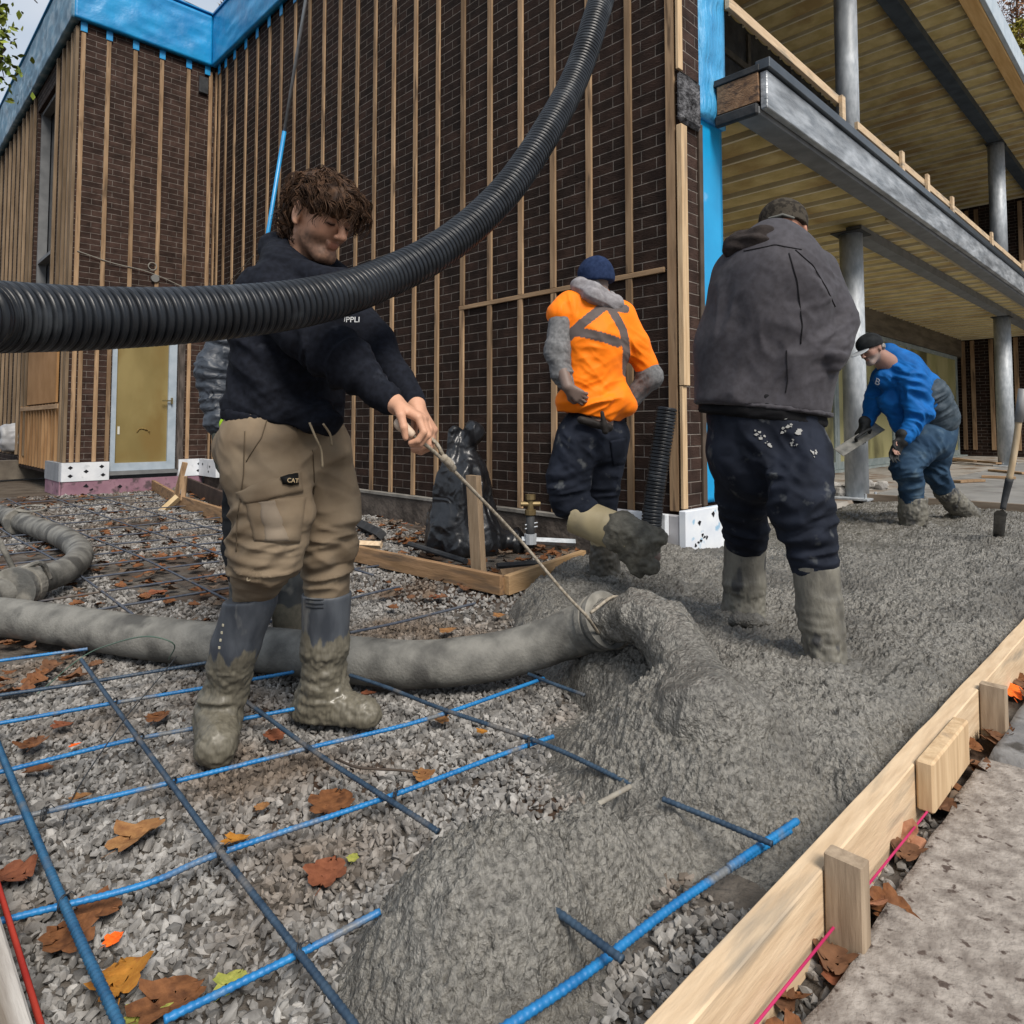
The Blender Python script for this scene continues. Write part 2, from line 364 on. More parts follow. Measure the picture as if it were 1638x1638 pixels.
# ================================================================== ground
S = 220
soil = mat('brown_soil', (.06, .045, .032), (.10, .08, .06), .95, 3, bump=.8, bdist=.03)
tag(obj('ground', [(-S, -S, -.035), (S, -S, -.035), (S, S, -.035), (-S, S, -.035)], [(0, 1, 2, 3)], soil), kind='structure')
# bed of stone dust under the gravel
gx = np.linspace(-.6, 5.2, 190); gy = np.linspace(-.2, 12, 380); X_, Y_ = np.meshgrid(gx, gy, indexing='ij')
Pg = np.stack([X_.ravel(), Y_.ravel(), 0 * X_.ravel()], 1)
def bedz(x, y): return -.022 + .012 * noise(np.stack([x * 1.4, y * 1.4, 0 * x], 1), 3) + .006 * noise(np.stack([x * 6, y * 6, 0 * x], 1), 4)
Pg[:, 2] = bedz(Pg[:, 0], Pg[:, 1]) + .003 * noise(Pg * 40, 8)
nx_, ny_ = X_.shape
def gridf(nx, ny):
    i = np.arange(nx - 1)[:, None] * ny + np.arange(ny - 1)[None]; return np.stack([i, i + ny, i + ny + 1, i + 1], -1).reshape(-1, 4)
bed = mat('stone_dust', (.075, .065, .055), (.13, .115, .10), .95, 12, bump=1., bdist=.02, c3=(.055, .035, .024), s3=1.3, lo3=.48, hi3=.6)
tag(obj('gravel_bed', Pg, gridf(nx_, ny_), bed, smooth=True), kind='structure')

# ---- crushed stone
t = (1 + 5 ** .5) / 2
ICO = np.array([(-1, t, 0), (1, t, 0), (-1, -t, 0), (1, -t, 0), (0, -1, t), (0, 1, t), (0, -1, -t), (0, 1, -t), (t, 0, -1), (t, 0, 1), (-t, 0, -1), (-t, 0, 1)]) / math.sqrt(1 + t * t)
IF = np.array([(0, 11, 5), (0, 5, 1), (0, 1, 7), (0, 7, 10), (0, 10, 11), (1, 5, 9), (5, 11, 4), (11, 10, 2), (10, 7, 6), (7, 1, 8), (3, 9, 4), (3, 4, 2), (3, 2, 6), (3, 6, 8), (3, 8, 9), (4, 9, 5), (2, 4, 11), (6, 2, 10), (8, 6, 7), (9, 8, 1)])
def stones(xy, r, zoff=0., zf=bedz):
    n = len(xy); q = RNG.normal(size=(n, 4)); q /= np.linalg.norm(q, axis=1)[:, None]; a, b, c, d = q.T
    R = np.stack([1 - 2 * (c * c + d * d), 2 * (b * c - a * d), 2 * (b * d + a * c), 2 * (b * c + a * d), 1 - 2 * (b * b + d * d), 2 * (c * d - a * b), 2 * (b * d - a * c), 2 * (c * d + a * b), 1 - 2 * (b * b + c * c)], 1).reshape(n, 3, 3)
    B = ICO[None] * (1 + .38 * RNG.uniform(-1, 1, (n, 12, 1))) * RNG.uniform([.7, .5, .4], [1.5, 1.1, .75], (n, 1, 3))
    V = np.einsum('nij,nkj->nki', R, B) * r[:, None, None]
    z = zf(xy[:, 0], xy[:, 1]) + r * .35 + zoff
    V += np.stack([xy[:, 0], xy[:, 1], z], 1)[:, None]
    Fq = (IF[None] + (np.arange(n) * 12)[:, None, None]).reshape(-1, 3); return V.reshape(-1, 3), Fq
def scatter(x0, x1, y0, y1, dens, rl, rh):
    n = int((x1 - x0) * (y1 - y0) * dens); return np.stack([RNG.uniform(x0, x1, n), RNG.uniform(y0, y1, n)], 1), rl + (rh - rl) * RNG.uniform(0, 1, n) ** 1.6
A = [scatter(.15, 2.3, .5, 3.6, 7600, .0055, .0145), scatter(.2, 4.2, 3.6, 7.5, 1500, .009, .019), scatter(.6, 4.2, 7.5, 11.5, 500, .012, .022), scatter(2.3, 4.2, 1.7, 3.6, 1300, .009, .017)]
A = [(xy, r) for xy, r in A]
xy = np.vstack([a[0] for a in A]); rr = np.hstack([a[1] for a in A])
# keep the patches of soil and trodden leaves bare, mostly in the back
bare = noise(np.stack([xy[:, 0] * 1.9, xy[:, 1] * 1.3, 0 * rr], 1), 21) > np.where(xy[:, 1] > 3.6, .12, .8)
keep = ~bare & ~((xy[:, 0] > 2.05) & (xy[:, 1] < 2.3)) & ~((xy[:, 1] < .64) & (RNG.uniform(0, 1, len(rr)) < .6))
xy = xy[keep]; rr = rr[keep]
lay = np.where(RNG.uniform(0, 1, len(rr)) < .25, .008, 0)
stone_m = mat('crushed_stone', (.155, .147, .138), (.29, .28, .265), .85, 30, island=.42, bump=.4, bscale=120, bdist=.003, c3=(.15, .12, .095), s3=1.6, lo3=.5, hi3=.64)
Vs, Fs = stones(xy, rr, lay)
tag(obj('gravel', Vs, Fs, stone_m), kind='stuff')

# ---- flat stone paving outside the form
def paving(name, x0, x1, y0, y1, z, m, label=None):
    nx = int((x1 - x0) / .02); ny = int((y1 - y0) / .02); X, Y = np.meshgrid(np.linspace(x0, x1, nx), np.linspace(y0, y1, ny), indexing='ij')
    P = np.stack([X.ravel(), Y.ravel(), np.zeros(X.size)], 1); d = np.minimum.reduce([P[:, 0] - x0, x1 - P[:, 0], P[:, 1] - y0, y1 - P[:, 1]])
    P[:, 1] += np.where(P[:, 1] > y1 - .03, .008 * noise(P * 8, 5), 0)
    P[:, 2] = z + .004 * noise(P * 5, 6) + .0018 * noise(P * 40, 7) - np.where(d < .004, .05, 0)
    return tag(obj(name, P, gridf(nx, ny), m, smooth=True), kind='structure')
pv = mat('patio_stone', (.185, .16, .14), (.33, .295, .262), .85, 28, bump=.9, bscale=70, bdist=.008, c3=(.085, .065, .055), s3=38, lo3=.60, hi3=.66)
paving('paving', .3, 2.44, -2.2, .512, .025, pv)
paving('paving', 2.47, 5.2, -2.2, .50, .03, mat('patio_stone_wet', (.12, .12, .125), (.22, .215, .21), .6, 7, bump=.7, bscale=60, bdist=.006, c3=(.06, .055, .05), s3=10, lo3=.55, hi3=.65))
for q in ((-3, 5.2, -11, -2.21), (5.21, 32, -11, -1.52), (5.21, 8.6, -1.52, .5)): tag(obj('paving', [(q[0], q[2], .02), (q[1], q[2], .02), (q[1], q[3], .02), (q[0], q[3], .02)], [(0, 1, 2, 3)], mat('bounce_paving', (.36, .34, .31), (.46, .44, .41), .85, 3)), kind='structure')  # unseen paving, added and kept pale to bounce light up to the soffits
# ---- older slab under the balcony and the newly finished slab beyond
paving('slab_under_balcony', 5.0, 23, 2.9, 4.95, .12, mat('dusty_slab', (.20, .185, .165), (.33, .31, .28), .9, 3, bump=.5, bscale=30, c3=(.15, .11, .08), s3=2.5, lo3=.5, hi3=.62))
tag(obj('finished_slab', *(lambda b: (np.array(b.v), b.f))(MB().bbox((8.66, -1.5, .0), (22.9, 2.88, .165), .008)), mat('trowelled_concrete', (.20, .20, .195), (.29, .285, .275), .5, 2, bump=.15, bscale=25, c3=(.16, .155, .15), s3=4)), kind='structure')

# ---- wet concrete being placed
POLY = np.array([(1.86, .602), (8.62, .602), (8.62, 2.86), (5.3, 2.86), (4.9, 2.56), (4.32, 2.56), (4.26, 3.3), (3.6, 3.02), (2.83, 2.88), (2.5, 2.55), (2.15, 2.15), (1.98, 1.75), (1.74, 1.35), (1.62, 1.1), (1.66, .95), (1.8, .8)])
def sdpoly(x, y):
    d = np.full(x.shape, 1e9); ins = np.zeros(x.shape, bool); n = len(POLY)
    for i in range(n):
        a = POLY[i]; b = POLY[(i + 1) % n]; e = b - a; wx = x - a[0]; wy = y - a[1]; t_ = np.clip((wx * e[0] + wy * e[1]) / (e @ e), 0, 1)
        d = np.minimum(d, (wx - t_ * e[0]) ** 2 + (wy - t_ * e[1]) ** 2)
        c = ((a[1] > y) != (b[1] > y)) & (x < e[0] * (y - a[1]) / (e[1] + 1e-12) + a[0]); ins ^= c
    d = np.sqrt(d); return np.where(ins, d, -d)
HEAPS = [(.92, 1.0, .205, .155, .225, 3.0), (1.17, .98, .15, .11, .14, 3.), (1.0, 1.10, .10, .08, .13, 3), (1.40, .95, .16, .10, .06, 3.),
         (1.80, 1.08, .26, .27, .265, 2.8), (1.66, .98, .17, .19, .17, 3), (1.95, .95, .3, .25, .17, 3), (2.15, 1.05, .3, .28, .07, 2.), (2.05, 1.55, .3, .25, .07, 2.), (4.0, 2.95, .35, .2, .10, 2.), (3.85, 2.55, .3, .3, .05, 2.), (3.05, 2.55, .5, .25, .03, 2)]
def conc_h(x, y):
    wob = .05 * noise(np.stack([x * 3.2, y * 3.2, 0 * x], 1), 31) + .02 * noise(np.stack([x * 11, y * 11, 0 * x], 1), 32)
    sd = sdpoly(x, y) + wob; t_ = np.clip(sd / np.where((y > 1.75) & (x < 3.2), .42, .20) + .08, 0, 1); h = -.06 + .185 * np.sqrt(np.clip(t_ * (2 - t_), 0, 1))
    for cx, cy, rx, ry, hh, p in HEAPS:
        if cx > 2: h = h + hh * np.exp(-((x - cx) / rx) ** 2 - ((y - cy) / ry) ** 2) * t_
    s = np.exp(h * 45)
    for cx, cy, rx, ry, hh, p in HEAPS:
        if cx > 2: continue
        q = np.sqrt(((x - cx) / rx) ** 2 + ((y - cy) / ry) ** 2) * (1 + wob * 2.2); g = -.07 + (hh + .07) * np.exp(-(q ** p) * .62)
        s = s + np.exp(g * 45)
    return np.log(s) / 45 - .004
def conc_z(x, y, lod=None):
    h = conc_h(x, y); a = np.clip((h + .03) / .06, 0, 1)
    P = np.stack([x, y, h], 1)
    h = h + a * (.022 * noise(P * 4.2, 40) + .013 * noise(P * 11, 41) * (1 + .5 * (x > 2)) + .009 * (1 + .6 * (x > 2)) * (1 - 2 * np.abs(noise(P * 21, 42))) + .0065 * noise(P * 38, 43))
    w1 = worley2(x * 52, y * 52, 3); w2 = worley2(x * 95 + 7, y * 95, 4); dens = np.clip(noise(P * 9, 44) * 1.2 + .75, .15, 1)
    h = h + a * dens * (.017 * np.sqrt(np.clip(.55 - w1, 0, 1)) + .011 * np.sqrt(np.clip(.5 - w2, 0, 1))) - a * .007 * np.clip(.32 - np.abs(noise(P * 55, 46)), 0, 1) * 2 + a * .004 * noise(P * 130, 47)
    # settle level against the far form and flatter strip near the finished slab
    return h
xs = np.concatenate([np.arange(.55, 2.3, .0036), np.arange(2.3, 4.6, .0075), np.arange(4.6, 8.63, .014)]); ys = np.concatenate([np.arange(.603, 1.6, .0037), np.arange(1.6, 3.42, .0075)])
X_, Y_ = np.meshgrid(xs, ys, indexing='ij'); xf = X_.ravel(); yf = Y_.ravel(); zf_ = conc_z(xf, yf)
# footprints and disturbed ridges round the boots come later as collars on the boots
Pc = np.stack([xf, yf, zf_], 1); Fc = gridf(len(xs), len(ys)); kz = zf_[Fc].max(1) > -.022
Fc = Fc[kz]; used = np.unique(Fc); re = -np.ones(len(Pc), int); re[used] = np.arange(len(used)); Pc = Pc[used]; Fc = re[Fc]
M_conc = mat('wet_concrete', (.090, .085, .075), (.225, .214, .190), .24, 70, bump=1., bscale=110, bdist=.014, lo=.36, hi=.62, c3=(.088, .083, .073), s3=2.2, lo3=.46, hi3=.70, spec=.6, r3=.45)
tag(obj('wet_concrete', Pc, Fc, M_conc, smooth=True), kind='stuff')
def cz(x, y): return float(conc_z(np.array([x]), np.array([y]))[0])

# ================================================================== the building
B = empty('brick_building', (4.3, 7., 0)); tag(B, 'dark brown brick building with vertical wood strips, blue membrane and balcony on steel columns', 'building')
def part(name, mb, m, parent=B, smooth=False, mi=None): return obj(name, np.array(mb.v), mb.f, m, parent, smooth, mi=mi)
XW = 4.3; YD = 11.64; XL = 2.3; YR = 2.64
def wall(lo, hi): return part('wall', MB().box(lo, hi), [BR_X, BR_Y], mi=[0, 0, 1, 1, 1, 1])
wall((XW, YR, .24), (4.62, YD + .3, 7.9)); wall((4.62, YR + .05, .24), (4.99, 4.9, 7.9))
dx0, dx1 = 2.86, 3.80
wall((XL, YD, .24), (dx0, YD + .3, 7.9)); wall((dx1, YD, .24), (XW, YD + .3, 7.9)); wall((dx0, YD, 2.95), (dx1, YD + .3, 7.9))
# left facade with a tall window opening
wy0, wy1, wz0, wz1 = 13.2, 14.7, 2.6, 6.7
wall((XL, YD + .3, 2.9), (XL + .3, wy0, 7.9)); wall((XL, wy1, .24), (XL + .3, 30, 7.9)); wall((XL, wy0, wz1), (XL + .3, wy1, 7.9)); wall((XL, YD + .3, .24), (XL + .3, wy1, 2.6)); wall((XL, YD + .3, 2.6), (XL + .3, wy0, 2.9))
wn = part('window', MB().box((XL + .2, wy0, wz0), (XL + .24, wy1, wz1)), mat('dark_window_glass', (.012, .014, .018), (.02, .024, .03), .12, 2))
fr = MB()
for a, b in ((wy0, wy0 + .06), (wy1 - .06, wy1)): fr.box((XL + .05, a, wz0), (XL + .19, b, wz1))
for z in (wz0, 3.9, wz1 - .06): fr.box((XL + .06, wy0 + .06, z), (XL + .18, wy1 - .06, z + .06))
part('window_frame', fr, M_grey, wn)
part('blue_flashing', MB().box((XL - .02, wy0 - .1, wz0 - .25), (XL - .003, wy1 + .1, wz0 + .05)), M_blue)
part('sheathing_panel', MB().box((XL - .05, 12.2, 1.35), (XL - .02, 14.5, 2.45)), mat('tan_sheathing', (.28, .15, .06), (.36, .20, .09), .8, 3))
# foundation ledges
part('foundation', MB().box((XW - .07, 3.3, -.03), (XW + .2, YD - .07, .235)), mat('shaded_brown_foundation', (.06, .05, .043), (.12, .10, .085), .9, 6, bump=.8, bdist=.02))  # brown membrane tone with the shade below the ledge put into the colour
part('foundation', MB().box((XW - .085, 3.4, .235), (XW - .003, YD - .1, .262)), M_concold)
# pink and white insulation at the base
pinkm = mat('pink_insulation', (.22, .12, .16), (.30, .18, .22), .8, 4, c3=(.10, .07, .08), s3=9, lo3=.55, hi3=.65); whm = mat('white_insulation', (.55, .58, .62), (.68, .70, .73), .7, 5, c3=(.40, .42, .45), s3=7, lo3=.58, hi3=.7)
def diam(pts, plane, off, r=.022, parent=None, jit=.0):
    mb = MB()
    for (a, z) in pts:
        q = [(a - r, z), (a, z - r * .8), (a + r, z), (a, z + r * .8)]
        for i in range(4): q[i] = (q[i][0] + RNG.uniform(-jit, jit), q[i][1] + RNG.uniform(-jit, jit))
        P3 = [((p[0], off, p[1]) if plane == 'y' else (off, p[0], p[1])) for p in q]
        mb.add(P3, [(0, 1, 2, 3)])
    return part('printed_mark', mb, mat('black_print', (.012, .012, .015), rough=.8), parent)
p = part('insulation_panel', MB().box((XL - .06, YD - .07, -.03), (XW - .1, YD - .005, .18)), pinkm); diam([(2.55, .1), (2.62, .05), (3.0, .08), (3.5, .06)], 'y', YD - .074, .035, p, .012)
p = part('insulation_panel', MB().box((XL - .07, YD - .08, .18), (dx0 - .02, YD - .004, .45)), whm); diam([(XL + .04, .38), (XL + .04, .26), (XL + .24, .32), (2.74, .385), (2.76, .26)], 'y', YD - .084, .034, p)
p = part('insulation_panel', MB().box((dx1 + .03, YD - .08, .18), (XW - .1, YD - .004, .45)), whm); diam([(dx1 + .12, .36), (dx1 + .1, .27), (dx1 + .34, .37), (dx1 + .33, .26)], 'y', YD - .084, .028, p)
p = part('insulation_panel', MB().box((XW - .16, YD - .8, .18), (XW - .09, YD - .084, .45)), whm); diam([(YD - .25, .37), (YD - .55, .34), (YD - .5, .26)], 'x', XW - .163, .028, p)
part('insulation_panel', MB().box((XL - .09, YD - .005, .18), (XL - .005, 12.6, .45)), mat('grey_insulation', (.20, .21, .225), (.26, .27, .29), .8, 5)); part('insulation_panel', MB().box((XL - .08, YD - .005, -.03), (XL - .006, 12.6, .18)), pinkm)
# corner block near the workers
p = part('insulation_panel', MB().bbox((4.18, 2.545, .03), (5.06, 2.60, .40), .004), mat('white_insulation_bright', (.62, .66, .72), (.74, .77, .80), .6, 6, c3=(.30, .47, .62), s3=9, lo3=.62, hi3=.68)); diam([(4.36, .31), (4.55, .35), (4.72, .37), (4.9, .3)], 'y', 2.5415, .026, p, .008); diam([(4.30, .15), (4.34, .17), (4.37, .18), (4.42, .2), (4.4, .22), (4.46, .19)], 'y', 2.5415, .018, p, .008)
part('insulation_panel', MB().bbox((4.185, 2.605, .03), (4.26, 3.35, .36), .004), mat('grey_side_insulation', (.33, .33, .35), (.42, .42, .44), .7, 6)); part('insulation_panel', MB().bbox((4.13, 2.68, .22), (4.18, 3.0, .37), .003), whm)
# door with an olive-yellow pane
frame = part('door', MB().box((dx0, YD + .02, .30), (dx0 + .075, YD + .12, 2.9)).box((dx1 - .12, YD + .02, .30), (dx1, YD + .12, 2.9)).box((dx0 + .075, YD + .02, 2.8), (dx1 - .12, YD + .12, 2.9)).box((dx0 + .075, YD + .02, .30), (dx1 - .12, YD + .12, .42)), mat('pale_blue_grey_frame', (.30, .36, .42), (.38, .44, .50), .5, 6, bump=.1))
part('sill', MB().box((dx0 - .02, YD - .04, .24), (dx1 + .02, YD + .14, .297)), M_grey, frame)
yp = mat('olive_yellow_pane', (.19, .145, .055), (.26, .205, .085), .35, 2, (1, 1, .5), c3=(.19, .13, .045), s3=1.5)
part('pane', MB().box((dx0 + .07, YD + .06, .4), (dx1 - .115, YD + .075, 2.82)), yp, frame)
part('stain', MB().tube(spline([(3.24, YD + .057, .88), (3.27, YD + .057, .935), (3.33, YD + .057, .945), (3.41, YD + .057, .91), (3.43, YD + .057, .86)], 14)[0], np.array([.004, .012, .016, .012, .014, .01, .016, .012, .02, .014, .01, .016, .008, .004]), 5), mat('brown_stain', (.13, .085, .03), (.2, .14, .05), rough=.8, scale=30), frame)
part('sticker', MB().box((2.97, YD + .052, .86), (3.0, YD + .058, .98)), mat('white_label', (.55, .55, .5), rough=.6), frame)
part('handle', MB().box((3.58, YD - .03, 1.38), (3.72, YD - .015, 1.40)).box((3.715, YD - .03, 1.34), (3.735, YD + .02, 1.44)), mat('dull_brass', (.22, .17, .08), (.3, .25, .12), .4, metal=.7), frame)
part('door_jamb', MB().box((dx1 + .003, YD - .05, .3), (dx1 + .10, YD - .003, 2.95)), mat('dark_weathered_board', (.045, .038, .033), (.12, .10, .09), .8, 12, (3, 3, .4)))
# --- vertical wood strips
def strip(lo, hi, m=M_strip): return part('furring_strip', MB().bbox(lo, hi, .003), m)
YS = [11.57, 11.4, 11.12, 10.76, 10.33, 9.92, 9.51, 9.12, 8.70, 8.29, 7.88, 7.48, 7.07, 6.67, 6.28, 5.87, 5.48, 5.08, 4.68, 4.27, 3.87, 3.47, 3.08]
zn = float(onX(915, 460, XW)[2])
for i, y in enumerate(YS):
    j = RNG.uniform(-.01, .01); zt = 7.02 + RNG.uniform(-.03, .03)
    if y < 5.3: strip((XW - .021, y - .03 + j, .265), (XW - .001, y + .03 + j, zn - .022)); strip((XW - .022, y - .031 - j, zn + .022), (XW - .001, y + .031 - j, zt))
    else: strip((XW - .021, y - .03 + j, .264), (XW - .001, y + .03 + j, zt))
part('furring_strip', MB().bbox((XW - .0235, 2.76, zn - .02), (XW - .001, 5.12, zn + .02), .003), M_stripx)
strip((XW - .024, 2.66, .38), (XW - .001, 2.735, 7.02)); 
for z0, z1, m in ((.40, 1.28, M_formz), (3.62, 6.9, M_formz)): strip((XW - .030, YR - .026, z0), (XW + .03, YR - .001, z1), m)
strip((XW - .032, YR - .045, 1.285), (XW + .045, YR - .0005, 3.20), M_formz)
strip((4.56, YR - .02, .40), (4.615, YR - .001, 3.3), mat('dark_strip', (.06, .045, .035), (.09, .07, .055), .8, 6))
part('stone_corbel', MB().bbox((XW - .04, YR - .05, 3.22), (XW + .26, YR - .001, 3.60), .03), mat('mottled_stone', (.02, .02, .022), (.16, .16, .17), .8, 18, bump=1., bdist=.03))
for x, z0 in ((2.36, .455), (2.44, .455), (float(onY(152, 650, YD)[0]), .455), (float(onY(172, 650, YD)[0]), .455), (float(onY(300, 650, YD)[0]), .455)): strip((x - .028, YD - .021, z0), (x + .028, YD - .001, 2.96))
for x in (2.35, 2.69, 3.06, 3.45, 3.86, 4.22): strip((x - .03, YD - .021, 3.02), (x + .03, YD - .001, 7.0))
part('furring_strip', MB().bbox((2.72, YD - .03, 2.965), (3.95, YD - .001, 3.015), .003), mat('lying_strip_x', (.16, .11, .07), (.24, .17, .11), .8, 5, (.35, 3, 3)))
yy = YD + .02
for i, y in enumerate([11.68, 11.78, 11.95, 12.25, 12.55, 12.95, 14.85, 15.2, 15.6, 16.0, 16.5, 17., 17.5, 18.0, 18.6, 19.2, 19.9, 20.6, 21.4, 22.2]):
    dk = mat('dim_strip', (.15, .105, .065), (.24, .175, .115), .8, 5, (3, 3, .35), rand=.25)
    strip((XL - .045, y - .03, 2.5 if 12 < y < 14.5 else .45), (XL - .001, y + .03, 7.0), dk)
for y in np.arange(12.0, 15.2, .24): strip((XL - .045, y - .022, .3), (XL - .004, y + .022, 1.34), mat('orange_strip', (.20, .11, .05), (.30, .18, .09), .8, 5, (3, 3, .35), rand=.25))
strip((XL - .06, 12.0, 1.25), (XL - .048, 15.1, 1.32), M_stripx)
# --- blue membrane band along the parapet
def band(name, o, u, v, n, m, amp=.012, thick=.06, seed=0, ntab=()):
    o, u, v, n = map(lambda q: np.array(q, float), (o, u, v, n)); nu = max(2, int(np.linalg.norm(u) / .04)); nv = max(2, int(np.linalg.norm(v) / .04))
    a, b = np.meshgrid(np.linspace(0, 1, nu), np.linspace(0, 1, nv), indexing='ij'); P = o + a.ravel()[:, None] * u + b.ravel()[:, None] * v
    e = np.minimum(np.minimum(a, 1 - a).ravel() * nu, np.minimum(b, 1 - b).ravel() * nv); e = np.clip(e / 2, 0, 1)
    d = amp * (noise(P * 3, seed) + .7 * (1 - 2 * np.abs(noise(P * (2.5, 2.5, 6), seed + 1))) + .4 * noise(P * 11, seed + 2)) * e
    P = P + n * (d + amp * .5)[:, None]
    Q = P.copy(); Q = o + a.ravel()[:, None] * u + b.ravel()[:, None] * v - n * thick
    F_ = gridf(nu, nv).tolist(); N_ = len(P); F_ = [tuple(f) for f in F_] + [tuple(i + N_ for i in f[::-1]) for f in F_]
    rim = [i * nv for i in range(nu)] + [(nu - 1) * nv + j for j in range(1, nv)] + [i * nv + nv - 1 for i in range(nu - 2, -1, -1)] + [j for j in range(nv - 2, 0, -1)]
    for i in range(len(rim)): a_, b_ = rim[i], rim[(i + 1) % len(rim)]; F_.append((b_, a_, a_ + N_, b_ + N_))
    return obj(name, np.vstack([P, Q]), F_, m, B, True)
band('membrane_band', (XW - .09, 2.62, 7.06), (0, YD - 2.62 - .09, 0), (0, 0, .86), (-1, 0, 0), M_blue, .014, .08, 1)
band('membrane_band', (XL - .09, YD - .09, 7.07), (XW - XL - .0, 0, 0), (0, 0, .85), (0, -1, 0), M_blue, .014, .08, 5)
band('membrane_band', (XL - .11, YD - .08, 7.06), (0, 18, 0), (0, 0, .92), (-1, 0, 0), mat('blue_membrane_dull', (.05, .14, .22), (.10, .22, .32), .5, 4, bump=.3, bscale=16, bdist=.02, c3=(.2, .3, .38), s3=4), .02, .1, 9)
for y in YS[1:]: part('membrane_tab', MB().bbox((XW - .034, y - .045, 6.90), (XW - .0245, y + .045, 7.062), .004), M_blue)
for x in (2.35, 2.69, 3.06, 3.45, 3.86, 4.16): part('membrane_tab', MB().bbox((x - .045, YD - .034, 6.92), (x + .045, YD - .0245, 7.072), .004), M_blue)
part('parapet_cap', MB().box((XW - .12, 2.6, 7.93), (5., YD - .1, 7.96)).box((XL - .14, YD - .1, 7.965), (XW + .3, YD + .4, 7.985)).box((XL - .15, YD + .4, 7.99), (XL + .4, 30, 8.01)), M_blue)
# blue strip by the corner
band('membrane_strip', (4.635, YR + .03, .41), (.36, 0, 0), (0, 0, 3.02), (0, -1, 0), M_bluesky, .004, .025, 12)
band('membrane_strip', (4.60, YR + .005, 3.38), (.40, 0, 0), (0, 0, 3.7), (0, -1, 0), mat('loose_blue_membrane', (.03, .27, .56), (.06, .36, .66), .45, 3, (2, 2, .4), bump=.7, bscale=10, bdist=.05, c3=(.16, .46, .72), s3=5, lo3=.6, hi3=.75), .026, .025, 14)
# --- balcony and roof
XE = 4.82; XF = 23.
def deck(z, x0, x1, y0, y1, name):
    pit = .45; xs_ = np.arange(x0, x1, .03); ph = (xs_ / pit) % 1; dz = -.075 * np.clip(np.sin(np.pi * ph), 0, 1) ** .55
    V = []; 
    for y in (y0, y1): V += [(x, y, z + d) for x, d in zip(xs_, dz)]
    n = len(xs_); F_ = [(i, i + 1, n + i + 1, n + i) for i in range(n - 1)]
    o = obj(name, V, F_, mat('olive_spray_foam', (.50, .385, .16), (.66, .53, .26), .85, 4, bump=.5, bscale=14, bdist=.02, c3=(.40, .28, .12), s3=1.2), B, True)
    sm = MB()
    for k in np.arange(math.ceil(x0 / pit), x1 / pit): sm.box((k * pit - .017, y0, z - .082), (k * pit + .017, y1, z - .005))
    part('seam', sm, mat('pale_foam_edge', (.62, .56, .40), (.72, .66, .50), .8, 5), o); return o
lowc = deck(3.53, 4.85, XF, 2.42, 4.9, 'balcony_soffit'); upc = deck(7.36, 4.6, XF + 4, 2.3, 4.9, 'roof_soffit')
part('balcony_slab', MB().box((XE + .01, 2.26, 3.54), (XF, 4.9, 3.66)), M_dark)
part('balcony_fascia', MB().bbox((XE, 2.20, 3.37), (XF, 2.255, 3.655), .006), mat('mottled_flashing', (.20, .215, .23), (.44, .46, .48), .38, 7, (.5, 1, 2), metal=.3, bump=.6, bscale=9, bdist=.03, c3=(.12, .125, .13), s3=2.2, lo3=.5, hi3=.7))
part('drip_edge', MB().bbox((XE - .02, 2.17, 3.662), (XF, 2.28, 3.74), .004), mat('dark_metal_edge', (.045, .055, .065), (.07, .08, .09), .35, 5, metal=.5))
part('beam_underside', MB().bbox((XE - .005, 2.262, 3.34), (XF, 2.45, 3.40), .006), M_grey)
part('beam_end', MB().bbox((XE - .02, 2.262, 3.43), (XE + .005, 2.60, 3.655), .003), mat('raw_timber_end', (.17, .10, .06), (.28, .17, .10), .8, 9, (2, 2, 4), bump=.6, bdist=.01, c3=(.09, .06, .045), s3=5))
part('beam_end', MB().bbox((XE - .03, 2.25, 3.66), (XE + .02, 2.66, 3.71), .004), M_dark); part('beam_end', MB().bbox((XE - .028, 2.27, 3.335), (XE + .02, 2.62, 3.425), .012), M_dark)
part('steel_beam', MB().box((8.78, 2.86, 3.33), (XF, 3.04, 3.45)), M_grey); part('steel_beam', MB().box((XE + .1, 2.9, 7.14), (XF, 3.12, 7.28)), mat('dark_blue_beam', (.045, .055, .065), (.07, .085, .1), .6, 5))
part('ledger_strip', MB().bbox((8.6, 2.5, 3.39), (XF, 2.54, 3.44), .003), mat('pale_ledger', (.34, .28, .18), (.42, .35, .24), .8, 6, (.4, 3, 3)))
part('roof_fascia', MB().bbox((4.6, 2.10, 7.17), (XF + 5, 2.30, 7.38), .006), mat('honey_timber', (.60, .36, .14), (.72, .47, .21), .6, 5, (.4, 4, 4), bump=.3))
part('roof_fascia', MB().bbox((4.6, 2.03, 7.19), (XF + 5, 2.095, 7.55), .006), mat('pale_edge_metal', (.40, .47, .52), (.52, .58, .62), .4, 5, metal=.2, bump=.3))
part('roof_slab', MB().box((4.62, 2.12, 7.40), (XF + 5, 5.2, 7.6)), M_dark)
part('roof_slab', MB().box((XL - .05, YD, 7.86), (30, 30, 7.92)).box((4.4, 5.1, 7.62), (23, YD, 7.85)), M_dark)
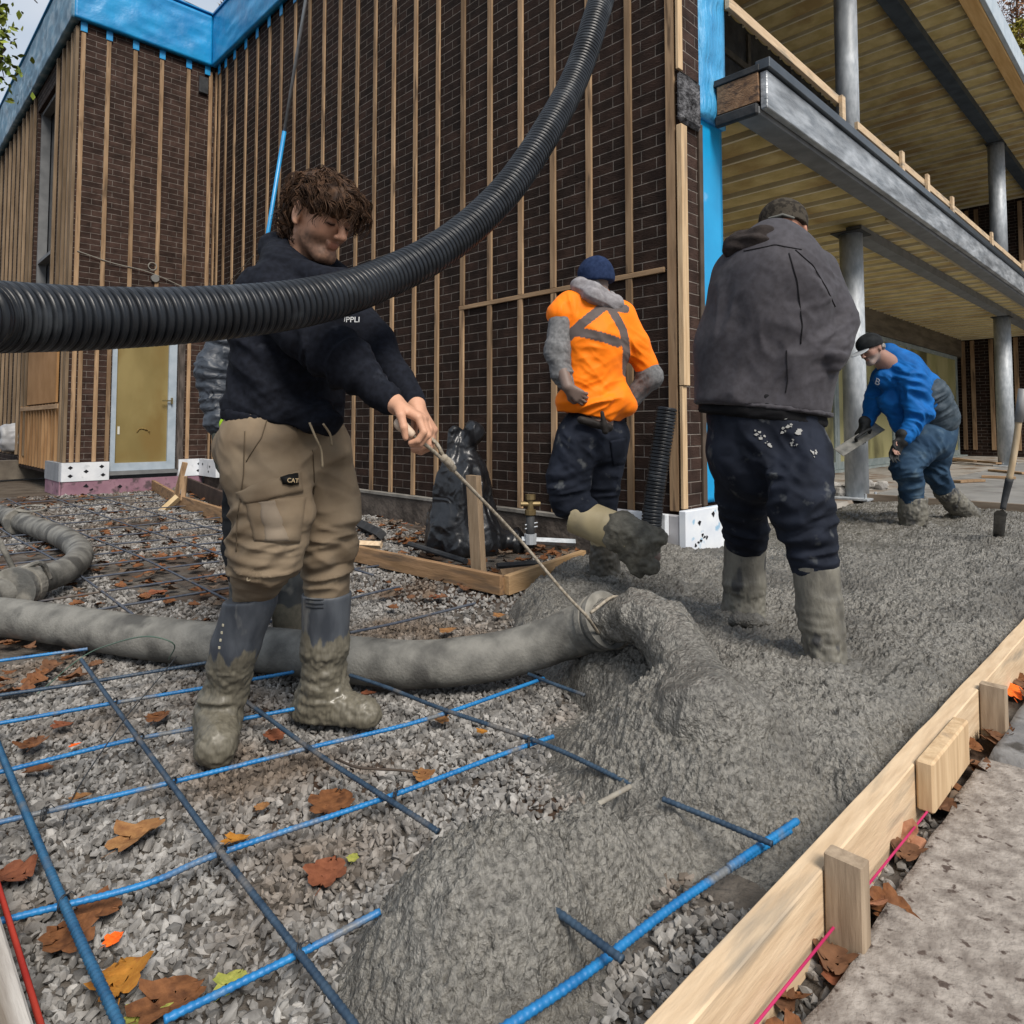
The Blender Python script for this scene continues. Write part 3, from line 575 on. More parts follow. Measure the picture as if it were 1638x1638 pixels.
# columns
for cx, cy, r in ((8.68, 2.95, .13), (17.75, 3.0, .155)):
    for z0, z1 in ((.12, 3.33), (3.745, 7.14)):
        c = part('steel_column', MB().tube([(cx, cy, z0), (cx, cy, z1)], r, 36), M_steel, smooth=False)
        for f in c.data.polygons:
            if len(f.vertices) == 4: f.use_smooth = True
        part('cap_plate', MB().bbox((cx - .2, cy - .17, z1 - .012), (cx + .2, cy + .17, z1 + .004), .003), M_dark, c)
        if z0 < 1:
            bp_ = MB().bbox((cx - .26, cy - .2, .121), (cx + .24, cy + .2, .146), .003)
            for q in ((-.17, -.15), (.17, -.15)): bp_.tube([(cx + q[0], cy + q[1], .14), (cx + q[0], cy + q[1], .20)], .014, 6)
            part('base_plate', bp_, M_steel, c)
# temporary rail
rl = part('temporary_rail', MB().bbox((4.99, 2.58, 4.38), (7.42, 2.62, 4.47), .003).bbox((7.33, 2.54, 3.745), (7.42, 2.578, 4.46), .003), M_form)
px_ = [9.38, 10.5, 11.8, 14.5, 17.5, 20.5]
part('temporary_rail', MB().bbox((7.9, 2.58, 4.28), (22.8, 2.62, 4.37), .003), M_form)
for x in px_: part('rail_post', MB().bbox((x - .05, 2.538, 3.745), (x + .05, 2.578, 4.44), .003), M_form)
# glazed wall under the balcony
wall((XF, -2.5, .12), (XF + .3, 5.6, 3.75)); wall((XF, -2.5, 3.751), (XF + .3, 5.6, 7.45))
part('upper_wall', MB().box((4.99, 4.9, 3.75), (XF, 5.1, 7.3)), M_dark)
part('inner_wall', MB().box((4.99, 5.0, .13), (XF, 5.2, 3.5)), mat('dark_interior', (.03, .028, .025), rough=.9))
for y in [float(onX(p_, 640, XF)[1]) for p_ in (1543, 1558, 1588, 1628, 1665)]: strip((XF - .04, y - .05, .3), (XF - .001, y + .05, 3.42)); strip((XF - .04, y - .25, 3.78), (XF - .001, y - .15, 7.2))
gx_ = [float(onY(p_, 640, 4.9)[0]) for p_ in (1300, 1338, 1362, 1430, 1456, 1533)]
gx_[-1] = min(gx_[-1], XF - .3)
fm = mat('grey_green_frame', (.20, .24, .24), (.30, .34, .33), .5, 6); wp = mat('papered_glass', (.32, .30, .13), (.44, .40, .20), .4, 1.5, (1, 1, .5), c3=(.12, .11, .05), s3=1)
for k in range(5):
    x0, x1 = gx_[k], gx_[k + 1]
    if k == 0: x0 = 5.1
    o = part('glazed_door', MB().box((x0 + .02, 4.9, .16), (x0 + .14, 4.97, 2.95)).box((x1 - .10, 4.9, .16), (x1 + .01, 4.97, 2.95)).box((x0 + .14, 4.9, .16), (x1 - .1, 4.97, .30)).box((x0 + .14, 4.9, 2.85), (x1 - .1, 4.97, 2.95)), fm)
    part('pane', MB().box((x0 + .1, 4.93, .28), (x1 - .08, 4.945, 2.87)), wp, o)
part('header', MB().box((5.0, 4.86, 2.96), (XF, 4.97, 3.60)), mat('weathered_header', (.09, .075, .055), (.16, .135, .10), .8, 3, (.5, 1, 3), bump=.5))
part('threshold', MB().box((5.1, 4.8, .10), (XF, 4.97, .155)), fm)
up = MB()
for x in np.arange(5.2, 22, 1.6): up.box((x, 4.86, 3.8), (x + .09, 4.895, 7.2))
for z in (4.1, 6.6): up.box((5.1, 4.862, z), (22, 4.892, z + .1))
part('upper_frames', up, mat('dim_frame', (.06, .055, .045), (.09, .08, .07), .6))
# cable and wiring on the brick
cm = mat('white_cable', (.24, .23, .20), rough=.5)
part('cable', MB().tube(spline([(2.35, YD - .03, 3.58), (2.8, YD - .03, 3.48), (3.4, YD - .03, 3.40), (4.2, YD - .03, 3.12)], 20)[0], .007, 5).tube(spline([(XW - .03, 11.3, 3.12), (XW - .03, 10.7, 3.3), (XW - .03, 9.9, 3.55)], 12)[0], .006, 5), cm)
bx = part('wall_light_box', MB().tube([(3.42, YD - .004, 3.33), (3.42, YD - .05, 3.33)], .06, 14), mat('silver_box', (.22, .22, .21), rough=.4, metal=.4))
th = np.linspace(0, 2 * np.pi, 20); part('wire_loop', MB().tube(np.stack([3.38 + .06 * np.cos(th), 0 * th + YD - .03, 3.52 + .06 * np.sin(th)], 1), .008, 5), cm, bx)
part('drain_box', MB().bbox((4.02, YD - .05, 6.58), (4.17, YD - .022, 6.86), .005), M_dark)
part('wire_tangle', MB().tube(spline([(XF - .05, 3.95 - .02 * k, 1.0 + z) for k, z in enumerate((0, .7, .2, 1.1, .5, 1.3, .3, .1, .9))], 60)[0], .015, 4), cm)
# ================================================================== formwork
def thing(name, loc, label, cat, group=None): return tag(empty(name, loc), label, cat, group)
fmw = thing('concrete_form', (2.3, .57, 0), 'long pale lumber form board along the right edge of the wet concrete, held by stakes', 'formwork')
def plank(name, lo, hi, m, parent, b=.003, cut=None, sag=None):
    lo = np.array(lo, float); hi = np.array(hi, float); n = max(2, int((hi[0] - lo[0]) / .03)); xs_ = np.linspace(lo[0], hi[0], n)
    prof = np.array([(lo[1] + b, lo[2]), (hi[1] - b, lo[2]), (hi[1], lo[2] + b), (hi[1], hi[2] - b), (hi[1] - b, hi[2]), (lo[1] + b, hi[2]), (lo[1], hi[2] - b), (lo[1], lo[2] + b)])
    V = np.array([(x, *p) for x in xs_ for p in prof]); V[:, 1:] += .0012 * np.stack([noise(V * (6, 30, 30), 3), noise(V * (6, 30, 30), 4)], 1)
    if sag: V[:, 1] += sag * np.sin((V[:, 0] - lo[0]) * 1.3)
    i = np.arange(n - 1)[:, None] * 8; j = np.arange(8)[None]; j2 = (j + 1) % 8
    F_ = [tuple(f) for f in np.stack([i + j, i + 8 + j, i + 8 + j2, i + j2], -1).reshape(-1, 4).tolist()] + [tuple(range(8)), tuple(range((n - 1) * 8, n * 8))[::-1]]
    return obj(name, V, F_, m, parent)
plank('board', (.3, .548, -.015), (4.15, .598, .14), M_form, fmw)
s1 = W(1345, 1400, 1)[0]
def upright(name, x0, x1, y0, y1, z0, z1, m, parent, lean=(0, 0)):
    V = []; b = .003; n = 8
    for k, z in enumerate(np.linspace(z0, z1, n)):
        dx = lean[0] * (z - z0); dy = lean[1] * (z - z0)
        for q in ((x0 + b, y0), (x1 - b, y0), (x1, y0 + b), (x1, y1 - b), (x1 - b, y1), (x0 + b, y1), (x0, y1 - b), (x0, y0 + b)): V.append((q[0] + dx, q[1] + dy, z))
    F_ = []
    for k in range(n - 1):
        for j in range(8): F_.append((k * 8 + j, k * 8 + (j + 1) % 8, k * 8 + 8 + (j + 1) % 8, k * 8 + 8 + j))
    F_ += [tuple(range(8))[::-1], tuple(range((n - 1) * 8, n * 8))]
    return obj(name, V, F_, m, parent)
M_stake = mat('grey_brown_stake', (.24, .18, .125), (.38, .295, .21), .75, 8, (5, 5, .6), bump=.4, bdist=.004)
upright('stake', 1.375, 1.415, .475, .545, -.05, .175, M_stake, fmw)
upright('stake', 2.66, 2.70, .475, .545, -.05, .16, M_stake, fmw)
obj('cleat', *(lambda b: (b.v, b.f))(MB().bbox((1.965, .505, .03), (2.33, .545, .155), .005)), M_formz, fmw)
lf = thing('concrete_form', (.22, 1.4, 0), 'short grey-white form board at the bottom left corner of the gravel', 'formwork')
obj('board', *(lambda b: (b.v, b.f))(MB().bbox((.175, .6, -.02), (.222, 2.6, .14), .004)), mat('grey_white_lumber', (.36, .33, .30), (.50, .47, .43), .7, 7, (6, .5, 6), bump=.4, c3=(.18, .15, .12), s3=3, lo3=.5, hi3=.65), lf)
str_r = mat('pink_string', (.36, .02, .09), (.45, .035, .12), .6)
tag(tube('string_line', spline([(.3, .535, .075), (1.1, .532, .05), (2.1, .52, .03)], 30)[0], .0028, str_r, n=6), 'taut pink string line beside the right form board', 'string line')
tag(tube('string_line', spline([(.24, .7, .075), (.247, 1.6, .08), (.25, 2.6, .09)], 30)[0], .005, mat('red_string', (.32, .025, .02), (.42, .05, .03), .7), n=6), 'red string line beside the bottom left form board', 'string line')

# middle frame with stake
mf = thing('concrete_form', (2.75, 3.5, 0), 'L-shaped low wooden form with one tall stake in front of the black bag', 'formwork')
c0 = G(800, 955, 0); c1 = G(578, 893, 0); c2 = G(935, 898, .06)
def beam(name, a, b, w_, h_, m, parent, z0=0.):
    a = np.array(a, float); b = np.array(b, float); d = nrm(b - a); l = np.linalg.norm(b - a); s = nrm(np.cross([0, 0, 1.], d)); u = np.cross(d, s)
    mb = MB().bbox((0, -w_ / 2, 0), (l, w_ / 2, h_), .003, a, [d, s, u]); return obj(name, np.array(mb.v), mb.f, m, parent)
beam('board', (2.79, 2.93, 0), (2.70, 4.55, 0), .042, .115, M_oldform, mf); beam('board', (2.812, 2.915, .0), (3.62, 2.995, .035), .042, .115, mat('warm_lumber', (.38, .24, .12), (.50, .33, .18), .7, 7, (.5, 5, 5), bump=.4), mf)
sb = G(765, 925, .02); st = onX(750, 760, sb[0])
upright('stake', sb[0] - .02, sb[0] + .025, sb[1] - .06, sb[1] + .045, 0, st[2], mat('tan_stake', (.30, .21, .13), (.40, .29, .19), .75, 8, (5, 5, .6), bump=.4), mf, (.0, .09))
# far small frame
ff = thing('concrete_form', (3.1, 8.7, 0), 'small wooden form box with leaning brace near the white door', 'formwork')
q0 = G(285, 810, .0); q1 = G(400, 850, 0)
beam('board', q0, q1 + (q1 - q0) * .1, .04, .14, M_oldform, ff); q2 = G(250, 787, .0); beam('board', q0 + (0, 0, .0), q2 + (q2 - q0) * .2, .04, .15, M_oldform, ff)
q3 = G(300, 785, .0); q4 = G(360, 815, 0); beam('board', q3, q4, .04, .2, mat('dark_board', (.05, .035, .03), (.08, .055, .045), .8, 5), ff); beam('board', q4 + (0, .01, 0), q4 + (.6, .1, 0), .04, .2, M_oldform, ff)
obj('brace', *(lambda b: (b.v, b.f))(MB().tube([W(254, 823, 8.1), W(285, 795, 8.2)], .045, 4)), mat('pale_brace', (.45, .33, .18), (.55, .42, .25), .7), ff)
obj('stake', *(lambda b: (b.v, b.f))(MB().tube([W(280, 800, 8.3), W(296, 740, 8.3)], .04, 4).tube([W(293, 800, 8.2), W(296, 762, 8.2)], .035, 4)), M_strip, ff)

# ================================================================== reinforcing bars
def rebar_mat(name, c1, c2, mud, ro): return mat(name, c1, c2, ro, 25, bump=.2, c3=mud, s3=7, lo3=.56, hi3=.66)
RB = rebar_mat('blue_epoxy', (.008, .125, .33), (.014, .18, .43), (.13, .14, .15), .45)
RD = rebar_mat('muddy_blue_steel', (.016, .036, .066), (.036, .066, .105), (.12, .115, .11), .5)
RF = rebar_mat('dusty_bar', (.05, .06, .085), (.09, .10, .12), (.12, .10, .085), .6)
def rebar(px, label, m, z=.05, r=.0063, zs=None, rough_=False, grp='reinforcing bars over the gravel'):
    pts = [G(x, y, z if zs is None else zs[i]) for i, (x, y) in enumerate(px)]
    if len(pts) == 2: pts = [pts[0], (pts[0] + pts[1]) / 2, pts[1]]
    P, t_ = spline(pts, step=.0035 if not rough_ else .03)
    rad = r * (1 + (.17 * (np.sin(t_ * 2 * np.pi / .0125) > .45) if not rough_ else 0)); V, F_ = sweep(P, rad, 8 if not rough_ else 6)
    if not rough_:   # longitudinal ribs: two opposite vertices of each ring stand out
        V = V.reshape(-1, 8, 3); c = V.mean(1, keepdims=True); V[:, [0, 4]] = c + (V[:, [0, 4]] - c) * 1.08; V = V.reshape(-1, 3)
    return tag(obj('rebar', V, F_, m, smooth=True), label, 'rebar', grp)
rebar([(262, 1632), (480, 1525), (608, 1458)], 'bright blue rebar at the bottom ending against the near concrete heap', RB, zs=[.05, .052, .075])
rebar([(-40, 1485), (45, 1462), (230, 1415), (360, 1362), (620, 1275), (800, 1208), (885, 1178)], 'blue rebar passing below the big oak leaf, second from the bottom', RB)
rebar([(-60, 1325), (0, 1315), (280, 1250), (500, 1195), (690, 1148), (870, 1085)], 'blue rebar just in front of the man\'s near muddy boot', RB, z=.052)
rebar([(-60, 1247), (0, 1235), (190, 1188), (310, 1165), (440, 1140), (500, 1128)], 'blue rebar passing behind the near boot toe', RB, z=.05)
rebar([(-40, 1165), (0, 1157), (180, 1125), (310, 1103), (470, 1075)], 'blue rebar between the two boots, third below the grey hose', RB, z=.05)
rebar([(-40, 1118), (0, 1112), (150, 1090), (330, 1060)], 'grey-blue rebar second below the grey hose at left', RD, z=.05)
rebar([(-40, 1064), (0, 1057), (140, 1038)], 'blue rebar right below the grey hose at the left edge', RB, z=.05)
rebar([(800, 1650), (940, 1555), (1090, 1440), (1262, 1328)], 'bright blue rebar parallel to the right form board', RB, z=.062, r=.0078)
rebar([(1165, 1388), (1220, 1350), (1275, 1313)], 'short blue lap bar tied to the end of the edge rebar', RB, z=.068, r=.0075)
rebar([(900, 1318), (950, 1290), (1008, 1258)], 'short rebar half coated in cement between the two heaps', rebar_mat('cement_coated_bar', (.22, .20, .17), (.28, .26, .22), (.02, .22, .5), .6), z=.085)
rebar([(-18, 1150), (0, 1200), (100, 1440), (190, 1638), (205, 1690)], 'thick slate-blue rebar running down the left edge', rebar_mat('slate_bar', (.015, .075, .16), (.028, .115, .22), (.10, .12, .14), .45), z=.064, r=.0075)
rebar([(130, 1055), (180, 1125), (275, 1255), (355, 1365), (475, 1520), (575, 1650)], 'slate-blue rebar crossing the grid from the hose to the bottom', RD, z=.064)
rebar([(375, 1108), (500, 1200), (670, 1310), (700, 1330)], 'dark muddy rebar starting beside the near boot', RD, z=.064)
rebar([(560, 1080), (620, 1100), (710, 1135), (870, 1190), (1010, 1255)], 'dark rebar running into the large concrete mound', RD, z=.066)
rebar([(1060, 1278), (1140, 1310), (1235, 1350)], 'dark rebar emerging from the mound to the edge bar', RD, z=.09)
rebar([(828, 1418), (900, 1465), (995, 1535)], 'dark rebar emerging from the near heap', RD, z=.10, r=.0068)
rebar([(845, 1078), (880, 1092), (935, 1112)], 'short dark rebar end below the hose outlet', RD, z=.06)
rebar([(395, 1010), (460, 985), (570, 955), (640, 938)], 'grey rebar behind the boots, ending near the wooden frame', RF, z=.05)
rebar([(560, 1012), (640, 995), (760, 965)], 'grey rebar under the oak leaf by the form corner', RF, z=.05)
k = 0
for Yb in (4.1, 4.5, 4.95, 5.35, 5.8, 6.25, 6.75, 7.3, 7.9, 8.6, 9.4, 10.3):
    P = [(x, Yb + .04 * math.sin(x * 2 + Yb) - .05 * x, .045) for x in (.2 if Yb < 6 else .7, 1.2, 2.0, 2.62 if Yb < 5 else 2.9 + .02 * Yb)]
    V, F_ = sweep(spline(P, 40)[0], .0068, 6)
    tag(obj('rebar', V, F_, RF, smooth=True), 'dusty far rebar crossing the gravel, number %s from the grey hose toward the door' % ['first', 'second', 'third', 'fourth', 'fifth', 'sixth', 'seventh', 'eighth', 'ninth', 'tenth', 'eleventh', 'last'][k], 'rebar', 'reinforcing bars over the gravel'); k += 1
for i, Xb in enumerate((1.05, 1.5, 1.95, 2.4)):
    V, F_ = sweep(spline([(Xb, 3.7, .057), (Xb + .03, 5.4, .057), (Xb - .02, 7.4, .06), (Xb, 10.8, .057)], 60)[0], .0068, 6)
    tag(obj('rebar', V, F_, RF, smooth=True), 'dusty rebar running from the hose to the door wall, %s one from the left' % ['first', 'second', 'third', 'fourth'][i], 'rebar', 'reinforcing bars over the gravel')
for (px, lab) in (([(255, 905), (238, 700 + 430), (300, 1060 + 100)], None),):
    pass
def ties(bar, pts):
    for x, y in pts:
        c_ = G(x, y, .058); th = np.linspace(0, 4 * np.pi, 26); a_ = RNG.uniform(.5, 1.1); u_ = V3(math.cos(a_), math.sin(a_), 0)
        tube('wire_tie', np.stack([c_[0] + u_[0] * .012 * np.cos(th), c_[1] + u_[1] * .012 * np.cos(th), c_[2] + .015 * np.sin(th)], 1) + np.outer(np.linspace(-.004, .004, 26), [-u_[1], u_[0], 0]), .0016, M_dark, bar, 4)
        tube('wire_tie', [c_ + (0, 0, .012), c_ + (.012, -.01, .022), c_ + (.02, -.012, .012)], .0014, M_dark, bar, 4)
_byl = {o.get('label'): o for o in bpy.data.objects if o.name.startswith('rebar')}
ties(_byl['thick slate-blue rebar running down the left edge'], [(101, 1445), (70, 1302)]); ties(_byl['slate-blue rebar crossing the grid from the hose to the bottom'], [(477, 1525), (355, 1364), (276, 1253), (224, 1182), (183, 1124)]); ties(_byl['dark muddy rebar starting beside the near boot'], [(492, 1196), (632, 1272)]); ties(_byl['dark rebar running into the large concrete mound'], [(714, 1138), (845, 1188)])
tag(tube('tie_wire', spline([G(100, 1320, .01), G(125, 1260, .03), G(200, 1150, .12), G(250, 1090, .16), G(283, 1050, .2)], 40)[0], .0018, M_black, n=5), 'thin black tie wire bent over the gravel at left', 'wire')
tag(tube('tie_wire', spline([G(60, 1110, .02), G(130, 1052, .06), G(180, 1030, .13), G(235, 1018, .19), G(278, 1030, .16), G(270, 1055, .07)], 50)[0], .0025, mat('green_wire', (.07, .12, .09), rough=.5), n=5), 'thin green wire arched over the grey hose', 'wire')
tag(tube('twig', spline([G(540, 1215, .015), G(575, 1228, .03), G(640, 1232, .03), G(668, 1236, .02)], 16)[0], .0035, mat('twig_bark', (.07, .055, .045), rough=.9), n=6), 'thin dark twig lying on the gravel between two rebars', 'twig')

# ================================================================== concrete pump hose
HZ = .115
hp = [(-40, 812, 0.11), (0, 822, .11), (55, 842, .11), (105, 862, .11), (128, 885, .11), (112, 908, .11), (70, 926, .11), (25, 944, .115)]
hose_m = mat('cement_dusted_rubber', (.085, .083, .077), (.195, .19, .172), .6, 5, (2, 2, 2), bump=.5, bscale=45, bdist=.006, lo=.3, hi=.6, c3=(.075, .073, .068), s3=2.4, lo3=.54, hi3=.62)
P0 = [G(x, y, z) for x, y, z in hp]; Pt, t_ = spline(P0, step=.03)
hs = thing('concrete_hose', G(560, 1100, 0), 'thick cement-dusted pump hose snaking over the gravel to the pour', 'hose')
rad_ = np.interp(t_, [0, t_[-1]], [.088, .078]); V, F_ = sweep(Pt, rad_ + .0015 * np.sin(t_ * 60), 24); obj('hose_section', V, F_, hose_m, hs, True)
hp2 = [(15, 946, .11), (-28, 958, .11), (-30, 982, .10), (30, 990, .092), (120, 1003, .09), (230, 1019, .09), (350, 1032, .09), (470, 1044, .09), (580, 1057, .09), (680, 1062, .095), (780, 1052, .11), (860, 1032, .15), (925, 1008, .215), (965, 993, .275)]
P0 = [G(x, y, z) for x, y, z in hp2]; Pt, t_ = spline(P0, step=.02)
rad_ = np.interp(t_, [0, .5, 1.2, 2.2, t_[-1]], [.08, .087, .088, .087, .088])
V, F_ = sweep(Pt, rad_, 28); Nn = V - np.repeat(Pt, 28, 0)[:len(V)]; V = V + nrm([1]) * 0 + Nn * (.03 * noise(V * 7, 61) + .012 * noise(V * 30, 62))[:, None]
obj('hose_section', V, F_, hose_m, hs, True)
end = Pt[-1]; edir = nrm(Pt[-1] - Pt[-4]); 
def ring(name, c, d, r, w_, m, parent, n=30, lip=.0):
    P = np.array([c - d * w_ / 2, c - d * w_ / 2, c + d * w_ / 2, c + d * w_ / 2]); P[1] += d * .001; P[2] -= d * .001
    V, F_ = sweep(P, np.array([r - .006, r, r, r - .006]), n, True); return obj(name, V, F_, m, parent, False)
capm = mat('cement_coated_steel', (.15, .143, .125), (.26, .248, .22), .6, 14, bump=.5, c3=(.10, .10, .095), s3=6, lo3=.5, hi3=.62)
ring('sleeve', end - edir * .12, edir, .094, .24, capm, hs); ring('end_flange', end + edir * .012, edir, .106, .024, capm, hs); ring('clamp', end - edir * .035, edir, .103, .028, capm, hs)
e0 = G(25, 944, .115); ed = nrm(G(70, 926, .11) - G(25, 944, .115)); ring('clamp', e0 + ed * .06, ed, .118, .07, capm, hs); ring('clamp', e0 - ed * .03, ed, .125, .05, capm, hs)
f0 = G(28, 834, .11); fd = nrm(G(55, 842, .11) - G(0, 822, .11)); ring('clamp', f0, fd, .115, .06, capm, hs)
th = np.linspace(0, 2 * np.pi, 26); obj('clamp_lever', *(lambda b: (b.v, b.f))(MB().tube(np.stack([f0[0] + .1 + .12 * np.cos(th), f0[1] + .07 * np.sin(th), f0[2] + .11 + .02 * np.sin(th)], 1), .009, 6)), capm, hs)
obj('clamp_lever', *(lambda b: (b.v, b.f))(MB().tube(spline([e0 + (0, 0, .1), e0 + ed * .12 + (.05, -.03, .12), e0 + ed * .22 + (.05, -.05, .02)], 10)[0], .014, 8)), capm, hs)
tag(tube('steel_rod', [G(48, 962, .02), W(-40, 790, 3.6)], .014, capm, n=8), 'muddy steel rod leaning out of the left edge over the hose clamp', 'rod')

# stream of concrete leaving the hose
dirh = nrm(edir * (1, 1, .2))
sp_ = [end - edir * .03, W(1022, 985, 2.40), W(1060, 1008, 2.31), W(1090, 1050, 2.18), W(1112, 1100, 2.05), W(1132, 1160, 1.92)]
ps = []
for i in range(len(sp_) - 1): ps.append(rc(sp_[i], sp_[i + 1], [.078, .086, .092, .092, .105][i], [.086, .092, .092, .105, .17][i], .04))
solid('concrete_stream', ps, .007, M_conc, None, it=1, amp=.012, freq=14, fine=.006, ffreq=45, seed=4)
tag(bpy.data.objects['concrete_stream'], 'grey wet concrete pouring out of the hose end onto the mound', 'concrete', kind='stuff')
# ================================================================== black corrugated duct
dp = [(-170, 500, .93), (-60, 505, 1.03), (0, 507, 1.10), (150, 509, 1.25), (300, 504, 1.41), (450, 490, 1.60), (540, 472, 1.76), (610, 447, 1.93), (690, 408, 2.10), (760, 356, 2.28), (822, 290, 2.46), (878, 205, 2.66), (920, 125, 2.86), (948, 45, 3.0), (970, -50, 3.2), (985, -250, 3.6), (980, -500, 4.2)]
def corrugated(name, P0, r, pitch, depth, m, parent=None, n=40):
    P, t_ = spline(P0, step=pitch / 8); ph = (t_ / pitch) % 1
    pr_ = 1 - depth * np.clip((np.abs(ph - .5) * 2 - .62) / .22, 0, 1) - .012 * np.cos(ph * 2 * np.pi * 2)
    ell = r * pr_ * (1 + .004 * noise(np.stack([t_ * 7, 0 * t_, 0 * t_], 1), 5)); V, F_ = sweep(P, ell, n); return obj(name, V, F_, m, parent, True)
M_duct = mat('scuffed_black_plastic', (.006, .007, .009), (.015, .018, .023), .36, 9, (1, 1, 1), bump=.15, bscale=60, bdist=.002, c3=(.05, .056, .063), s3=11, lo3=.58, hi3=.8, spec=.35)
tag(corrugated('corrugated_duct', [W(*p) for p in dp], .0585, .0185, .17, M_duct, n=44), 'long black corrugated duct sweeping across the front from left edge up to the top', 'duct')
bt = G(1040, 862, .0); tpz = W(1066, 655, 4.55)
tag(corrugated('corrugated_pipe', [W(1040, 868, 4.78), W(1044, 815, 4.79), W(1051, 760, 4.80), W(1060, 700, 4.82), W(1067, 652, 4.83)], .072, .024, .14, M_duct, n=30), 'short black corrugated pipe standing against the wall beside the white corner block', 'pipe')

# ================================================================== extension pole, bag, valve, shovel
p1 = np.array([3.9, 9.85, .0]); p2 = np.array([3.9, 8.36, 4.25]); p3 = np.array([3.9, 7.25, 7.4])
ep = thing('extension_pole', p1, 'long telescopic pole leaning behind the man in the navy hoodie, blue below and silver above', 'pole')
md = onX(455, 210, 3.9); tube('blue_section', [p1, md], .026, mat('pole_blue', (.01, .22, .50), (.02, .28, .58), .35), ep, 10); tube('silver_section', [md, md + (md - p1) * .95], .02, M_steel, ep, 10)
bg_ = G(745, 885, 0) + (.1, .15, 0)
prb = [rc(bg_ + (0, 0, .08), bg_ + (-.02, 0, .55), .29, .18, .08), rc(bg_ + (-.02, 0, .5), bg_ + (-.03, .02, .82), .17, .09, .1), rc(bg_ + (-.03, 0, .82), bg_ + (-.07, .06, .93), .05, .05, .05), rc(bg_ + (-.03, 0, .82), bg_ + (.05, -.08, .94), .05, .06, .05), rc(bg_ + (.15, -.12, .05), bg_ + (.32, -.28, .05), .14, .08, .08)]
def crum(V): return .035 * (1 - 2 * np.abs(noise(V * (6, 6, 2.2), 71))) + .012 * (1 - 2 * np.abs(noise(V * (13, 13, 5), 72))) + .004 * (1 - 2 * np.abs(noise(V * (28, 28, 12), 73)))
gb = tag(solid('garbage_bag', prb, .011, mat('black_polythene', (.006, .0065, .008), (.012, .013, .016), .33, 8, wrinkle=(8, .04), bump=.3, bscale=30, bdist=.01, spec=.6, c3=(.06, .065, .07), s3=5, lo3=.68, hi3=.8), clips=[((0, 0, .0), (0, 0, -1))], disp=crum, it=1), 'crumpled black plastic bag standing against the brick wall behind the tall stake', 'bag')
vp = G(853, 878, .03) + (.02, .05, 0)
vv = thing('standpipe', vp, 'short dark standpipe with brass valve beside the crumpled black bag', 'pipe')
obj('pipe', *(lambda b: (b.v, b.f))(MB().tube([vp, vp + (0, 0, .26)], .035, 14)), M_dark, vv, True)
brs = mat('brass', (.14, .10, .045), (.24, .18, .09), .5, 10, metal=.6)
obj('valve', *(lambda b: (b.v, b.f))(MB().tube([vp + (0, 0, .26), vp + (0, 0, .30)], .045, 12).tube([vp + (0, 0, .30), vp + (0, 0, .38)], .026, 12).tube([vp + (0, 0, .38), vp + (0, 0, .42)], .04, 8).tube([vp + (-.06, .05, .345), vp + (.06, -.05, .345)], .02, 8)), brs, vv)
a_ = vp + (-.06, .05, .05); b_ = G(920, 868, .06)
obj('strap', *(lambda b: (b.v, b.f))(MB().tube([vp + (-.05, .05, .06), b_], .028, 4).tube([vp + (0, 0, .03), vp + (0, 0, .11)], .05, 10)), M_steel, vv)
obj('wire_ties', *(lambda b: (b.v, b.f))(MB().tube([vp + (-.04, .02, .18), vp + (.03, -.05, .20)], .006, 5).tube([vp + (-.04, .02, .15), vp + (.03, -.05, .17)], .006, 5)), M_steel, vv)
# shovel
sv = G(1600, 858, .12); d_ = 4.9
shv = thing('shovel', sv, 'muddy shovel with pale wooden shaft standing in the wet concrete at the right edge', 'shovel')
hA = W(1604, 815, 4.92); hB = W(1614, 770, 4.9); hC = W(1630, 670, 4.86); hD = W(1636, 622, 4.84)
obj('shaft', *(lambda b: (b.v, b.f))(MB().tube(spline([hB, W(1624, 715, 4.88), hC], 12)[0], .021, 12)), mat('ash_handle', (.36, .27, .17), (.48, .38, .26), .6, 8, (4, 4, .5)), shv, True)
obj('socket', *(lambda b: (b.v, b.f))(MB().tube(spline([hA, W(1608, 795, 4.92), hB + (hB - hA) * .1], 10)[0], np.linspace(.018, .026, 10), 12)), M_dark, shv, True)
obj('grip', *(lambda b: (b.v, b.f))(MB().tube([hC - (hD - hC) * .1, hD], .027, 12)), mat('grey_grip', (.15, .15, .155), (.22, .22, .225), .5), shv, True)
Vb = []; nb = 9; mb = 7
for i in range(nb):
    for j in range(mb):
        u = i / (nb - 1); v = j / (mb - 1) * 2 - 1; wd = .095 * (1 - .1 * u) * (1 if u > .06 else .55)
        c_ = hA * (1 - u) + (sv + (0, 0, -.03)) * u; Vb.append(c_ + CR * v * wd * .5 * 1.0 + CF * .02 * v * v + np.array([0, 0, -.012 * abs(v) if u < .1 else 0]))
Fb = gridf(nb, mb).tolist(); Vb = np.array(Vb); V2 = Vb + CF * .004; nV = len(Vb)
rimb = [(i * mb, (i + 1) * mb) for i in range(nb - 1)] + [((i + 1) * mb + mb - 1, i * mb + mb - 1) for i in range(nb - 1)] + [(j + 1, j) for j in range(mb - 1)]
obj('blade', np.vstack([Vb, V2]), [tuple(f) for f in Fb] + [tuple(i + nV for i in f[::-1]) for f in Fb] + [(a, b, b + nV, a + nV) for a, b in rimb], mat('cemented_blade', (.07, .068, .065), (.15, .145, .135), .6, 16, bump=.6), shv, True)

